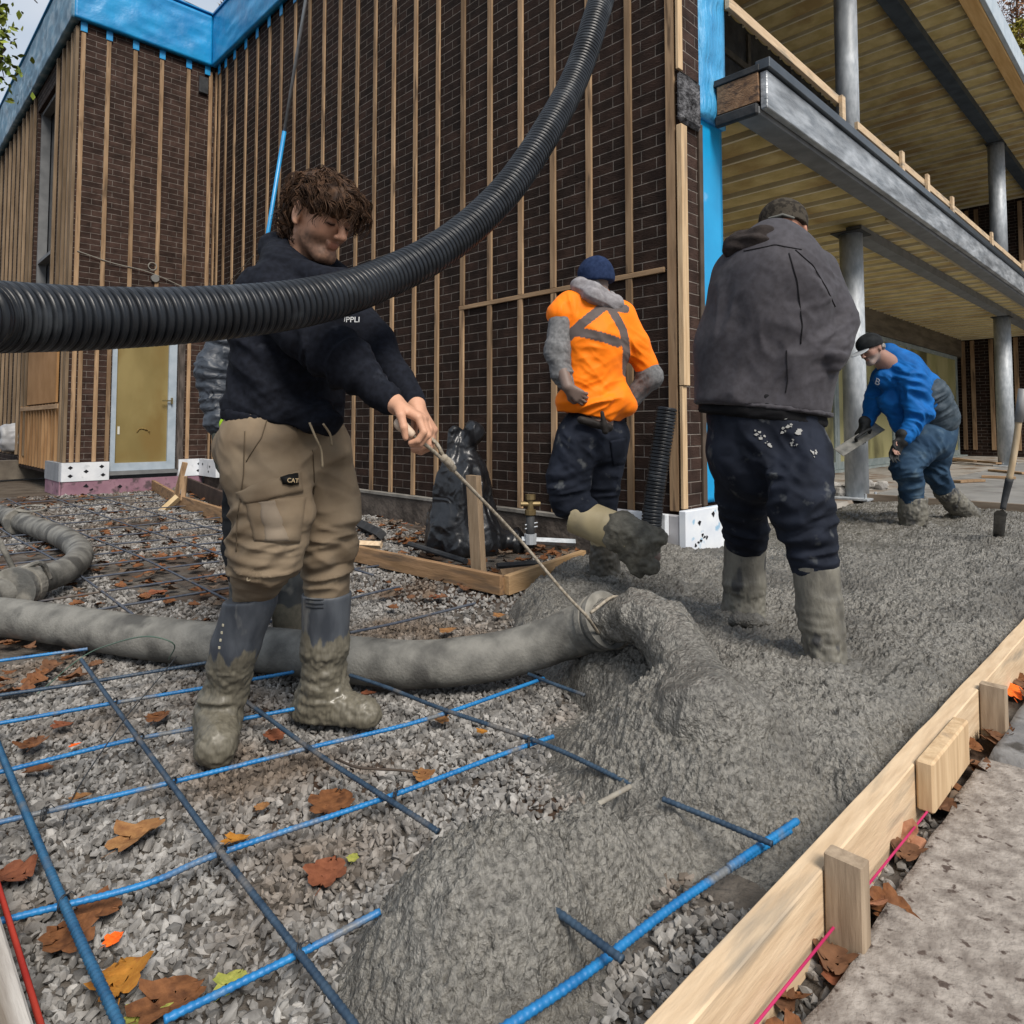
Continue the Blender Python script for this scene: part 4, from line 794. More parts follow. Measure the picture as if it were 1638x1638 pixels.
# ================================================================== rubble, planks, debris
def chunk(name, c, s, m, seed):
    V, Fq = field([el(c, (s, s * .75, s * .6), k=.01)], s / 4.5); V = np.round((V - c) / (s * .5) + .35 * noise(V / s * 1.3 + seed, seed)[:, None]) * s * .25 + (V - c) * .6 + c
    return obj(name, V, Fq, m)
rubm = mat('rubble_grey', (.22, .21, .20), (.38, .365, .34), .9, 8, bump=.6, rand=.25)
rub = []
for k in range(34):
    if k < 20: b_ = np.array([8.9 + RNG.normal() * .35, 3.5 + RNG.normal() * .22])
    else: b_ = np.array([9.9 + RNG.normal() * .5, 3.3 + RNG.normal() * .2])
    s = RNG.uniform(.05, .13); z = .12 + s * .3 + (.14 * math.exp(-((b_[0] - 8.9) ** 2 + (b_[1] - 3.5) ** 2) * 7)) * RNG.uniform(.2, 1)
    o = chunk('rubble_chunk', np.array([b_[0], b_[1], z]), s, rubm, k)
    tag(o, 'broken grey concrete chunk heaped behind the foot of the near column' if k < 20 else 'broken grey concrete chunk scattered behind the man in the blue jacket', 'rubble', 'concrete rubble by the column' if k < 20 else 'scattered rubble behind the blue jacket')
for i, (a, b, lab) in enumerate((((1395, 800), (1640, 812), None), ((1520, 733), (1598, 741), 'longest brown plank lying on the slab near the end wall'), ((1585, 752), (1640, 757), 'thin plank on the slab right of the bent man'), ((1570, 762), (1625, 764), 'short plank tilted on the slab edge near the far column'), ((1500, 735), (1560, 738), 'pale plank end on the slab just behind the blue jacket'), ((1530, 770), (1570, 768), 'small offcut beside the finished slab'))):
    if lab is None: continue
    A_ = G(*a, .19); B_ = G(*b, .19); o = beam('plank', A_ * (1, 1, 0) + (0, 0, .17), B_ * (1, 1, 0) + (0, 0, .17), .12, .035, M_stripx, None); tag(o, lab, 'plank', 'planks lying under the balcony')
o = beam('screed_board', (8.635, 3.02, .06), (8.635, -.8, .06), .045, .13, mat('muddy_board', (.14, .11, .085), (.22, .18, .14), .8, 6, (4, .5, 4)), None); tag(o, 'muddy edge board between the wet concrete and the finished grey slab', 'board')
# debris at the left
db = G(20, 742, .0); jk = [rc(db + (0, 0, .2), db + (.5, .3, .3), .4, .3, .1), rc(db + (-.6, 0, .2), db + (-.2, .3, .55), .35, .25, .1)]
tag(solid('trash_pile', jk, .035, mat('dark_trash', (.012, .012, .014), (.05, .045, .04), .35, 3, bump=.5, c3=(.16, .14, .12), s3=2.5, lo3=.56, hi3=.62), disp=lambda V: .12 * (1 - 2 * np.abs(noise(V * 2.5, 81))) + .06 * (1 - 2 * np.abs(noise(V * 6, 82)))), 'dark heap of bags and scrap at the far left by the facade', 'trash')
wb = W(18, 700, 12.8); tag(solid('plastic_sack', [rc(wb, wb + (.3, -.1, .15), .22, .16, .08), rc(wb + (.3, -.1, .1), wb + (.62, -.4, .35), .12, .03, .06)], .028, mat('white_sack', (.28, .28, .29), (.4, .4, .4), .5, 4, c3=(.15, .03, .03), s3=1.5, lo3=.6, hi3=.63), disp=lambda V: .07 * (1 - 2 * np.abs(noise(V * 4, 83))) + .03 * noise(V * 12, 84)), 'crumpled whitish sack on top of the dark trash heap', 'sack')
beam_ = beam('timber_block', G(-10, 768, 0), G(92, 762, 0), .25, .35, mat('weathered_timber', (.13, .11, .09), (.22, .19, .15), .8, 4, bump=.5), None); tag(beam_, 'thick weathered timber lying below the trash heap at left', 'timber')
for i, (px_1, px_2, r_, lab, mm) in enumerate((((655, 870), (745, 898), .022, 'dark pipe lying inside the form left of the stake', M_dark), ((795, 905), (865, 900), .02, 'dark pipe lying inside the form by the strap', M_dark), ((800, 918), (868, 910), .03, 'pale broken plank lying in the form corner', M_stripx), ((570, 870), (610, 872), .03, 'short pale wood piece on top of the form by the knee', M_form), ((575, 838), (610, 855), .05, 'black brick by the foundation behind the knee', M_dark))):
    A_ = G(*px_1, .05); B_ = G(*px_2, .05); tag(tube('scrap_piece', [A_, B_], r_, mm, n=4 if i > 1 else 8, smooth=False), lab, 'scrap')

# ================================================================== fallen leaves
def leaf_mesh(L_=.1, seed=0, curl=.25):
    r = np.random.default_rng(seed); n = 26; t_ = np.linspace(0, 1, n); lob = 3.5 + r.uniform(-.3, .3)
    wdt = (.07 + .42 * np.sin(np.pi * np.clip(t_, 0, 1) ** .85)) * (1 - .74 * (0.5 + .5 * np.cos(t_ * lob * 2 * np.pi)) ** 1.2); wdt[0] = .01; wdt[-1] = .01
    V = []; F_ = []; fw_ = t_ - .0
    for i in range(n):
        for j, s in enumerate((-1, -.5, 0, .5, 1)):
            jag = (1 + .18 * r.uniform(-1, 1)) if abs(s) == 1 else 1; w_ = wdt[i] * s * jag
            x = (t_[i] - .5) + .16 * abs(s) * (np.cos(t_[i] * lob * 2 * np.pi + .9)) * (1 if abs(s) == 1 else .4)
            z = curl * (w_ * w_ * 1.6 + .35 * (t_[i] - .5) ** 2 + .05 * math.sin(t_[i] * 7 + s * 3 + seed))
            V.append((x, w_, z))
    for i in range(n - 1):
        for j in range(4): a = i * 5 + j; F_.append((a, a + 1, a + 6, a + 5))
    k = len(V); V += [(-.5, -.012, 0), (-.5, .012, 0), (-.78, .03, .03), (-.78, .015, .03)]; F_.append((k, k + 1, k + 2, k + 3))
    return np.array(V) * L_, F_
LM = {k: mat('leaf_' + k, c1, c2, .65, 60, bump=.4, bscale=200, bdist=.003, c3=c3, s3=25, lo3=.55, hi3=.7) for k, c1, c2, c3 in (
    ('tan', (.21, .10, .04), (.30, .155, .06), (.16, .07, .03)), ('brown', (.12, .05, .022), (.20, .085, .035), (.07, .03, .015)), ('redbrown', (.16, .055, .028), (.22, .08, .04), (.11, .04, .02)),
    ('orange', (.32, .13, .02), (.40, .18, .03), (.25, .09, .02)), ('yellowgreen', (.22, .24, .05), (.34, .33, .08), (.16, .14, .04)), ('pinkbrown', (.30, .14, .08), (.40, .20, .12), (.18, .08, .05)), ('vivid', (.75, .10, .01), (.85, .16, .02), (.5, .08, .01)))}
LF = [(222, 1335, .118, 'tan', 20, 'large tan oak leaf lying flat on gravel below the third blue rebar'), (532, 1283, .12, 'brown', 40, 'large dark brown oak leaf against the second blue rebar'), (378, 1343, .06, 'orange', 0, 'small orange leaf touching the rebar crossing'),
      (52, 1190, .09, 'brown', 70, 'brown leaf at left edge beside blue rebar'), (62, 1232, .07, 'brown', -30, 'curled brown leaf at left beneath a rebar'), (255, 1147, .085, 'brown', 50, 'brown leaf on gravel left of the near boot'), (438, 1176, .07, 'redbrown', 80, 'reddish leaf right of the near boot'),
      (100, 1160, .06, 'redbrown', 10, 'small red-brown leaf in the upper left grid cell'), (676, 1240, .065, 'tan', 60, 'tan leaf between the dark rebars near the mound'), (772, 1170, .04, 'orange', 20, 'tiny orange leaf near the mound edge'), (22, 1400, .10, 'redbrown', -70, 'red-brown leaf by the left red string'),
      (192, 1565, .10, 'orange', 75, 'amber leaf at the bottom left beside the slate rebar'), (275, 1600, .12, 'brown', 10, 'large brown leaf at the bottom by the blue rebar'), (525, 1395, .09, 'redbrown', 40, 'red-brown leaf touching the near heap'), (372, 1572, .06, 'yellowgreen', 30, 'yellow-green leaf near the bottom rebar'),
      (232, 1628, .07, 'yellowgreen', 0, 'yellow-green leaf at the bottom edge'), (702, 1150, .065, 'tan', 90, 'pale tan leaf on the blue rebar joint'), (718, 1008, .10, 'tan', 30, 'tan leaf on gravel behind the hose'), (110, 1052, .06, 'brown', 20, 'brown leaf just below the hose at left'), (565, 1372, .03, 'yellowgreen', 45, 'tiny yellow leaf at the heap edge'),
      (20, 1075, .06, 'brown', 60, 'brown leaf at left edge under the hose'), (498, 1105, .05, 'brown', 70, 'brown leaf behind the far boot heel'), (130, 1275, .05, 'tan', 15, 'small tan leaf beside the left slate rebar'), (700, 955, .09, 'redbrown', 10, 'red-brown leaf near the form board corner'), (590, 1110, .05, 'redbrown', -20, 'red leaf by the far boot toe'),
      (182, 1502, .035, 'vivid', 20, 'tiny vivid orange leaf at the bottom left'), (120, 1192, .03, 'vivid', 0, 'tiny vivid pink-orange leaf at left'), (105, 1500, .10, 'brown', 110, 'dark leaf cluster left of the slate rebar'), (250, 950, .12, 'redbrown', 0, 'red-brown leaf pile beyond the hose bend'), (330, 890, .16, 'brown', 20, 'brown leaf heap beyond the hose by the leg'),
      (155, 1455, .09, 'brown', -40, 'dark brown leaf under the bottom left rebar'), (420, 1290, .04, 'tan', 45, 'pale small leaf in the centre cell'), (660, 865, .12, 'tan', 30, 'tan leaf behind the form by the foundation'), (645, 838, .1, 'redbrown', 80, 'red leaf against the foundation'), (800, 985, .07, 'tan', 10, 'tan leaf at the concrete edge')]
LR = [(1445, 1345, .09, 'pinkbrown', 80, 'curled pink-brown leaf wedged beside the form board', .0), (1385, 1455, .10, 'pinkbrown', 30, 'pinkish leaf between the form board and paving', .0), (1612, 1108, .10, 'vivid', 40, 'bright orange-red leaf beyond the cleat at right', .0), (1600, 1165, .08, 'redbrown', 0, 'dark red leaf by the far stake', .0), (1340, 1560, .07, 'redbrown', 60, 'red leaf by the pink string', .0), (1490, 1290, .05, 'brown', 20, 'brown leaf below the cleat', 0.), (1270, 1600, .07, 'brown', 10, 'brown leaf under the pink string', 0.)]
def put_leaf(x, y, L_, k, ang, lab, z=.006, tilt=.12):
    V, F_ = leaf_mesh(L_, abs(hash_(x, y)), RNG.uniform(.3, .6)); a = math.radians(ang); R_ = Matrix.Rotation(a, 3, 'Z') @ Matrix.Rotation(RNG.uniform(-tilt, tilt), 3, 'X') @ Matrix.Rotation(RNG.uniform(-tilt, tilt), 3, 'Y')
    V = V @ np.array(R_).T; c_ = G(x, y, z + .01); V = V + c_; V[:, 2] += max(0, z + .002 - V[:, 2].min())
    return tag(obj('oak_leaf', V, F_, LM[k], smooth=True), lab, 'leaf', 'fallen oak leaves')
def hash_(x, y): return int(x * 7 + y * 13) % 9973
for q in LF: put_leaf(*q, z=.004 if q[1] > 1000 else 0.)
for q in LR: put_leaf(*q[:6], z=-.005, tilt=.5)
# litter: hundreds of small leaf bits trodden into the far gravel
V_, F_, mi_ = [], [], []
LV = [leaf_mesh(1, s, .6) for s in range(6)]
for k in range(1500):
    y = 3.1 + 8.2 * RNG.uniform() ** 1.3; x = RNG.uniform(.3, 4.15)
    if noise(np.array([[x * 1.9, y * 1.3, 0.]]), 21)[0] < -.1 and RNG.uniform() < .75: continue
    if k > 1350: x = RNG.uniform(.9, 4.); y = RNG.uniform(.47, .54)
    if k > 1420: x = RNG.uniform(2.75, 4.15); y = RNG.uniform(3.2, 5.5)
    V, Ff = LV[k % 6]; L_ = RNG.uniform(.045, .09); R_ = Matrix.Rotation(RNG.uniform(0, 6.3), 3, 'Z') @ Matrix.Rotation(RNG.uniform(-.35, .35), 3, 'X')
    V = (V * L_) @ np.array(R_).T + (x, y, .008 + RNG.uniform(0, .012)); n = len(V_) and sum(len(a) for a in V_); V_.append(V); F_ += [tuple(i + n for i in f) for f in Ff]; mi_ += [k % 4] * len(Ff)
tag(obj('leaf_litter', np.vstack(V_), F_, [LM['brown'], mat('leaf_trodden', (.10, .05, .028), (.17, .085, .045), .8, 40), LM['brown'], mat('leaf_trodden_grey', (.10, .075, .055), (.17, .12, .085), .8, 40)], smooth=True, mi=mi_), kind='stuff')

# ================================================================== trees
def tree(name, base, h, r0, limbs, leafspec, label, seed, colr, lsize):
    r = np.random.default_rng(seed); bark = mat('bark', (.05, .04, .032), (.10, .08, .065), .9, 10, bump=.8, bdist=.03)
    root = thing(name, base, label, 'tree'); tb_ = MB(); base = np.array(base, float); tips = []
    top = base + (r.uniform(-.5, .5), r.uniform(-.5, .5), h); tb_.tube(spline([base, base * .6 + top * .4 + (r.uniform(-.3, .3), .2, 0), top], 14)[0], np.linspace(r0, r0 * .2, 14), 10)
    for lm in limbs:
        a = base + (top - base) * lm[0]; e = np.array(lm[1], float); m_ = (a + e) / 2 + (0, 0, abs(np.linalg.norm(e - a)) * .12); P = spline([a, m_, e], 16)[0]; tb_.tube(P, np.linspace(r0 * .35, .012, 16), 6)
        for k in range(lm[2]):
            i = r.integers(5, 16); q = P[i]; d = nrm(r.normal(size=3) + (0, 0, .2)) * r.uniform(.4, 1.3) * lm[3]; PP = spline([q, q + d * .5 + r.normal(size=3) * .06, q + d], 7)[0]; tb_.tube(PP, np.linspace(.022, .004, 7), 4); tips += [PP[j] for j in (3, 4, 5, 6)]
    obj('trunk', np.array(tb_.v), tb_.f, bark, root)
    tips = np.array(tips); n = int(len(tips) * leafspec); C = tips[r.integers(0, len(tips), n)] + r.normal(size=(n, 3)) * .11
    u = r.normal(size=(n, 3)); u /= np.linalg.norm(u, axis=1)[:, None]; v = np.cross(u, r.normal(size=(n, 3))); v /= np.linalg.norm(v, axis=1)[:, None]
    s = lsize * r.uniform(.6, 1.3, n)[:, None]; w_ = np.cross(u, v)
    Q = np.stack([C - u * s, C - u * s * .2 + v * s * .55 + w_ * s * .15, C + u * s * .25 + v * s * .42, C + u * s, C + u * s * .25 - v * s * .42, C - u * s * .2 - v * s * .55 + w_ * s * .15], 1).reshape(-1, 3); i = np.arange(n)[:, None] * 6
    Ff = np.concatenate([i + np.array([0, 1, 2, 3]), i + np.array([0, 3, 4, 5])]); obj('crown', Q, Ff, mat('foliage_' + name + str(seed), *colr, .6, 2.5, island=.45), root); return root
def w_(x, y, d): return W(x, y, d)
tree('maple_tree', G(-420, 830, 0), 9.5, .2, [(.75, w_(8, 78, 9), 9, .35), (.8, w_(-30, 90, 9), 8, .4), (.7, w_(-60, 40, 9), 8, .6), (.85, w_(-10, 100, 8.8), 7, .35)], 34, 'maple with yellow-green leaves reaching in at the top left', 3, ((.10, .15, .02), (.22, .24, .04)), .05)
tree('oak_tree', G(-900, 820, 0), 14, .3, [(.8, w_(60, 5, 16), 14, .9), (.85, w_(-30, -30, 15), 10, .9), (.9, w_(0, 15, 15), 6, .5)], 1.2, 'nearly bare oak branch with brown leaves above the left facade', 8, ((.16, .08, .03), (.26, .15, .05)), .07)
bb_ = W(880, -20, 30); tree('autumn_oak', (bb_[0] + 8, bb_[1] + 22, 0), 24, .35, [(.8, W(860, -2, 36), 10, .9), (.85, W(285, -4, 36), 8, .7)], 14, 'brown autumn oak peeking over the roof at the top', 12, ((.22, .13, .04), (.34, .22, .08)), .1)
R0 = np.array([34., -4.5, 0])
tree('birch_tree', W(1690, 760, 30) * (1, 1, 0), 19, .3, [(.6, W(1645, 95, 29), 26, 1.5), (.62, W(1632, 75, 30), 24, 1.3), (.62, W(1622, 62, 30), 30, 1.0), (.62, W(1640, 80, 30), 30, 1.0), (.5, W(1650, 130, 30), 26, 1.4), (.7, W(1690, 60, 30), 20, 1.6)], 55, 'yellow-green autumn tree beyond the roof edge at right', 21, ((.20, .19, .03), (.36, .30, .06)), .09)
tree('bare_tree', W(1640, 760, 38) * (1, 1, 0), 26, .3, [(.75, W(1590, 20, 38), 30, 1.8), (.8, W(1615, 5, 38), 26, 1.6), (.7, W(1605, 60, 38), 22, 1.4), (.85, W(1650, 10, 38), 20, 2)], 5, 'nearly bare reddish tree above the yellow one at right', 25, ((.20, .09, .05), (.30, .16, .08)), .09)
# ================================================================== people
from mathutils.bvhtree import BVHTree
def bvh(o):
    b = wloc(o) if o.parent is None else wloc(o.parent); me = o.data; n = len(me.vertices); v = np.empty(n * 3, np.float32); me.vertices.foreach_get('co', v); v = v.reshape(-1, 3) + b
    return BVHTree.FromPolygons([tuple(p) for p in v.tolist()], [tuple(p.vertices) for p in me.polygons])
def hit(tr, x, y):
    d = ray(x, y); h = tr.ray_cast(Vector(CP), Vector(d).normalized())
    return (None, None) if h[0] is None else (np.array(h[0]), np.array(h[1]))
def patch(name, px, tr, m, parent, nu=14, nv=14, lift=.004, thick=.006, wob=0.):
    """a cloth panel sewn onto a garment: px = four corners (top left, top right, bottom right, bottom left)"""
    px = np.array(px, float); P = []; last = None
    for i in range(nu):
        for j in range(nv):
            u = i / (nu - 1); v = j / (nv - 1); q = px[0] * (1 - u) * (1 - v) + px[1] * u * (1 - v) + px[2] * u * v + px[3] * (1 - u) * v
            h, n = hit(tr, *q)
            if h is None: h, n = last
            last = (h, n); P.append(h + n * (lift + wob * noise(np.array([h * 30]), 3)[0]) * (1 if 0 < i < nu - 1 and 0 < j < nv - 1 else .6))
    P = np.array(P); Q = P.reshape(nu, nv, 3).copy()
    for _ in range(2): Q[1:-1, 1:-1] = (Q[1:-1, 1:-1] * 2 + Q[2:, 1:-1] + Q[:-2, 1:-1] + Q[1:-1, 2:] + Q[1:-1, :-2]) / 6
    P = Q.reshape(-1, 3); k = len(P); vd = nrm(CP - P.mean(0)); V = np.vstack([P, P - vd * thick]); F_ = gridf(nu, nv).tolist()
    rim = [i * nv for i in range(nu)] + [(nu - 1) * nv + j for j in range(1, nv)] + [i * nv + nv - 1 for i in range(nu - 2, -1, -1)] + [j for j in range(nv - 2, 0, -1)]
    F_ = [tuple(f) for f in F_] + [(rim[(i + 1) % len(rim)], rim[i], rim[i] + k, rim[(i + 1) % len(rim)] + k) for i in range(len(rim))]
    return obj(name, V, F_, m, parent, True)
def text(name, s, c, n, right, size, m, parent):
    cu = bpy.data.curves.new('t', 'FONT'); cu.body = s; cu.size = size; cu.extrude = .0006; cu.align_x = 'CENTER'; cu.align_y = 'CENTER'
    t_ = bpy.data.objects.new('t', cu); COL.objects.link(t_); dg = bpy.context.evaluated_depsgraph_get(); me = bpy.data.meshes.new_from_object(t_.evaluated_get(dg)); bpy.data.objects.remove(t_); bpy.data.curves.remove(cu)
    n = nrm(n); right = nrm(right - n * (right @ n)); up = np.cross(n, right); V = np.array([v.co[:] for v in me.vertices]); V = c + V[:, :1] * right + V[:, 1:2] * up + V[:, 2:] * n
    F_ = [tuple(p.vertices) for p in me.polygons]; bpy.data.meshes.remove(me); return obj(name, V, F_, m, parent)
def head_prims(c, f, u, s=1., jaw=1.):
    f = nrm(f); u = nrm(u - f * (u @ f)); r = np.cross(f, u); P = lambda a, b, d: c + (f * a + r * b + u * d) * s; k = .02 * s
    L_ = [el(P(-.012, 0, .03), (.099 * s, .077 * s, .088 * s), f, u, k), rc(P(.030, 0, -.01), P(.034, 0, -.072), .060 * s, .041 * s, .02), rc(P(.0, 0, -.02), P(.0, 0, -.055), .062 * s, .048 * s, .02),
          rc(P(.07, -.012, -.1), P(.07, .012, -.1), .021 * s * jaw, .021 * s * jaw, .025), rc(P(.081, -.028, .016), P(.081, .028, .016), .0145 * s, .0145 * s, .014),
          rc(P(.088, 0, .012), P(.116, 0, -.03), .0075 * s, .0125 * s, .010), rc(P(.104, -.012, -.035), P(.104, .012, -.035), .0085 * s, .0085 * s, .007),
          rc(P(.086, -.015, -.0585), P(.086, .015, -.0585), .0068 * s, .0068 * s, .006), rc(P(.084, -.012, -.067), P(.084, .012, -.067), .0072 * s, .0072 * s, .006)]
    for q in (-1, 1):
        L_ += [rc(P(-.005, q * .041, -.05), P(.058, q * .016, -.096), .023 * s * jaw, .019 * s * jaw, .02), el(P(.050, q * .034, -.028), (.028 * s, .027 * s, .030 * s), f, u, .03), dict(el(P(.101, q * .030, -.001), (.015 * s, .017 * s, .010 * s), f, u, .010), sub=True),
               el(P(.076, q * .031, -.002), (.015 * s, .015 * s, .0135 * s), f, u, .003), el(P(-.008, q * .078, -.005), (.018 * s, .009 * s, .031 * s), f - .0 * u, u + .15 * f, .008), dict(el(P(-.001, q * .087, .0), (.009 * s, .006 * s, .016 * s), f, u, .004), sub=True), rc(P(-.004, q * .08, -.03), P(.0, q * .079, -.034), .007 * s, .006 * s, .005)]
    return L_, P, r
def head_col(V, c, f, u, s, skin, beard=0., grey=False):
    f = nrm(f); u = nrm(u - f * (u @ f)); r = np.cross(f, u); q = (V - c) / s; a = q @ f; b = q @ r; d = q @ u; n = len(V); C = np.tile(np.array(skin, float), (n, 1))
    def blend(m, col): C[:] = C * (1 - m[:, None]) + np.array(col) * m[:, None]
    g = lambda x0, y0, z0, R_: np.exp(-(((a - x0) ** 2 + (np.abs(b) - y0) ** 2 + (d - z0) ** 2) / R_ ** 2))
    head = (np.abs(a) < .16) & (np.abs(b) < .12) & (d > -.14) & (d < .14)
    blend(.35 * g(.06, .036, -.025, .025) * head, (skin[0] * 1.05, skin[1] * .72, skin[2] * .7)); blend(.3 * g(.11, 0, -.03, .02) * head, (skin[0] * 1.05, skin[1] * .75, skin[2] * .7))
    if beard:
        m = np.clip((-.035 - d) / .02, 0, 1) * np.clip((a + .01) / .02, 0, 1) * head * (1 - g(.09, 0, -.063, .016)); m = np.maximum(m, g(.1, .012, -.047, .012) * head); m = m * (.75 + .25 * noise(V * 160, 9))
        blend(np.clip(m * beard, 0, 1), (.22, .21, .2) if grey else (.06, .038, .026))
    blend(.75 * g(.09, .006, -.063, .012) * head, (skin[0] * .75, skin[1] * .42, skin[2] * .42))
    brow = np.exp(-(((d - .021 + .12 * np.abs(np.abs(b) - .028)) / .0062) ** 2)) * (np.abs(b) > .012) * (np.abs(b) < .05) * (a > .06) * head; blend(.85 * brow, (.2, .19, .18) if grey else (.02, .013, .01))
    lash = np.exp(-(((d + .004) / .0048) ** 2)) * (np.abs(np.abs(b) - .031) < .016) * (a > .07) * head; blend(.9 * lash, (.012, .008, .007)); blend(.4 * g(.085, .031, .002, .016) * head, (skin[0] * .55, skin[1] * .45, skin[2] * .45))
    return C
def hand_prims(w_, d, n, lat, s=1., curl=(.5, .7, .5), thumb=.5, spread=.0):
    """w_ wrist, d along the hand, n the way the fingers close, lat towards the thumb"""
    d = nrm(d); n = nrm(n - d * (n @ d)); l = np.cross(d, n); l = l if l @ np.asarray(lat) > 0 else -l; L_ = []
    for i, (off, ln) in enumerate(((.030, .94), (.010, 1.05), (-.010, 1.), (-.029, .8))):
        kn = w_ + (d * (.088 - .004 * abs(i - 1)) + l * off) * s; L_.append(rc(w_ + (l * off * .55 + d * .01) * s, kn, .0145 * s, .0115 * s, .014)); p = kn; a = 0; dd = nrm(d + l * spread * off * 20)
        for j, (sl_, r1, r2) in enumerate(((.042, .0098, .0088), (.027, .0088, .008), (.021, .0080, .0066))):
            a += curl[j] * (1 + .06 * (i - 1.5)); q = p + (dd * math.cos(a) + n * math.sin(a)) * sl_ * ln * s; L_.append(rc(p, q, r1 * s, r2 * s, .003)); p = q
    t0 = w_ + (d * .022 + l * .022) * s; t1 = t0 + nrm(l * .8 + d * .75 + n * .35) * .042 * s; t2 = t1 + nrm(d * .8 + n * thumb + l * .1) * .032 * s; t3 = t2 + nrm(d * .7 + n * (thumb + .3) - l * .35) * .026 * s
    return L_ + [rc(t0, t1, .015 * s, .0115 * s, .012), rc(t1, t2, .0108 * s, .0098 * s, .004), rc(t2, t3, .0095 * s, .0075 * s, .003)]
SKIN = mat('skin', (.92, .92, .92), (1, 1, 1), .55, 30, col=True, bump=.25, bscale=220, bdist=.0015, spec=.4)
MUD = (.155, .14, .105)
def limb(a, b, c, r, k=.03): return [rc(a, b, r[0], r[1], k), rc(b, c, r[1], r[2], k)]

# ---------------------------------------------------------------- the man in the navy hoodie
f1 = nrm(CR * .84 - _fw * .5); hf = nrm(CR * .80 - _fw * .50 - ZU * .40); hu = ZU + hf * .2; hc1 = W(512, 349, 2.14)
HP, Pl, hr = head_prims(hc1, hf, hu, 1.06)
R_w = W(630, 646, 1.92); L_w = W(664, 648, 2.02)
rd = nrm(W(672, 668, 1.90) - R_w); rh = hand_prims(R_w, rd, -ZU + CR * .1 - _fw * .1, CR * .2 - _fw, 1.12, (.75, 1.15, .7), .8)
ld = nrm(W(692, 690, 2.0) - L_w); lh = hand_prims(L_w, ld, -ZU - CR * .6, -CR * .5 - _fw, 1.1, (.7, 1.1, .7), .7)
sk = (.55, .30, .195)
BP = [rc(W(455, 690, 2.2), W(468, 500, 2.2), .13, .13, .05, f1, .75), rc(W(468, 500, 2.2), W(478, 430, 2.2), .14, .07, .05), rc(W(478, 425, 2.2), Pl(-.02, 0, -.05), .058, .056, .03)] + HP \
    + limb(W(432, 475, 2.08), W(538, 568, 1.96), R_w, (.05, .042, .031)) + limb(W(520, 470, 2.3), W(600, 555, 2.2), L_w, (.05, .042, .031)) + rh + lh \
    + limb(W(425, 730, 2.1), W(428, 880, 2.05), W(405, 955, 2.085), (.08, .05, .042)) + limb(W(510, 730, 2.27), W(527, 870, 2.28), W(518, 1110, 2.32), (.08, .055, .038)) + [rc(W(405, 955, 2.085), W(355, 1120, 2.135), .042, .032), rc(W(355, 1120, 2.135), W(347, 1170, 2.05), .03, .025), rc(W(518, 1120, 2.31), W(575, 1142, 2.27), .035, .025)]
man = solid('person', BP, .0038, SKIN, None, it=0, colf=lambda V, N: head_col(V, hc1, hf, hu, 1.06, sk, .85))
tag(man, 'man with curly dark hair in navy hoodie and khaki cargo trousers pulling the hose rope', 'person')
def face_hair(P, par, m, s=1.):
    for q in (-1, 1):
        tube('eyebrow', spline([P(.092, q * .012, .017), P(.092, q * .030, .025), P(.074, q * .050, .020)], 8)[0], np.array([.0022, .0042, .0046, .0044, .004, .0034, .0026, .0012]) * s, m, par, 6)
        tube('eyelashes', spline([P(.0915, q * .018, -.002), P(.0925, q * .031, -.006), P(.086, q * .044, -.003)], 8)[0], np.array([.0008, .0016, .0019, .002, .002, .0019, .0015, .0008]) * s, m, par, 5)
face_hair(Pl, man, mat('dark_brow_hair', (.012, .007, .005), rough=.7))
M_hood = mat('navy_fleece', (.005, .006, .010), (.010, .012, .019), .9, 60, bump=.25, bscale=300, bdist=.002, wrinkle=(7, .014), c3=(.03, .034, .045), s3=12, lo3=.68, hi3=.78)
ch = W(470, 490, 2.2); HO = [rc(W(458, 655, 2.2), W(472, 510, 2.2), .208, .198, .06, f1, .72), rc(W(472, 510, 2.2), W(482, 430, 2.19), .188, .10, .06, f1, .8)] \
    + [rc(W(434, 470, 2.06), W(500, 540, 1.98), .098, .082, .022), rc(W(500, 540, 1.98), W(548, 578, 1.95), .082, .068, .015), rc(W(548, 578, 1.95), W(622, 640, 1.93), .073, .040, .03), rc(W(612, 632, 1.935), W(627, 645, 1.925), .042, .036, .006)] \
    + [rc(W(520, 465, 2.3), W(598, 552, 2.2), .09, .07, .05), rc(W(598, 552, 2.2), W(657, 638, 2.04), .068, .042, .03), rc(W(650, 630, 2.06), W(662, 646, 2.03), .042, .038, .006)] \
    + [rc(W(441, 398, 2.22), W(452, 425, 2.08), .048, .045, .03), rc(W(452, 425, 2.08), W(520, 448, 2.03), .045, .036, .03), rc(W(441, 398, 2.22), W(480, 402, 2.31), .048, .045, .03), rc(W(480, 402, 2.31), W(545, 440, 2.2), .042, .034, .03), rc(W(520, 448, 2.03), W(548, 446, 2.1), .035, .033, .02)] \
    + [rc(W(405, 650, 2.1), W(520, 668, 2.08), .05, .05, .05), dict(el(Pl(-.01, 0, -.07), (.062, .062, .1), hf, hu, .02), sub=True)]
fo = [(W(545, 575, 1.93), .13, rd, 22, .006), (W(500, 540, 1.95), .14, nrm(rd + .6 * ZU), 16, .005), (W(400, 640, 2.1), .2, ZU + .5 * CR, 13, .007), (W(520, 640, 2.08), .17, ZU - .4 * CR, 14, .006), (W(430, 520, 2.05), .2, ZU + .9 * CR, 10, .006), (W(610, 625, 1.93), .07, rd, 38, .004), (W(445, 420, 2.12), .12, ZU, 20, .004)]
hd = solid('hoodie', HO, .0062, M_hood, man, clips=[(W(455, 674, 2.2), -ZU - .21 * CR + .0 * f1)], folds=fo, amp=.005, freq=9, it=2, seed=2)
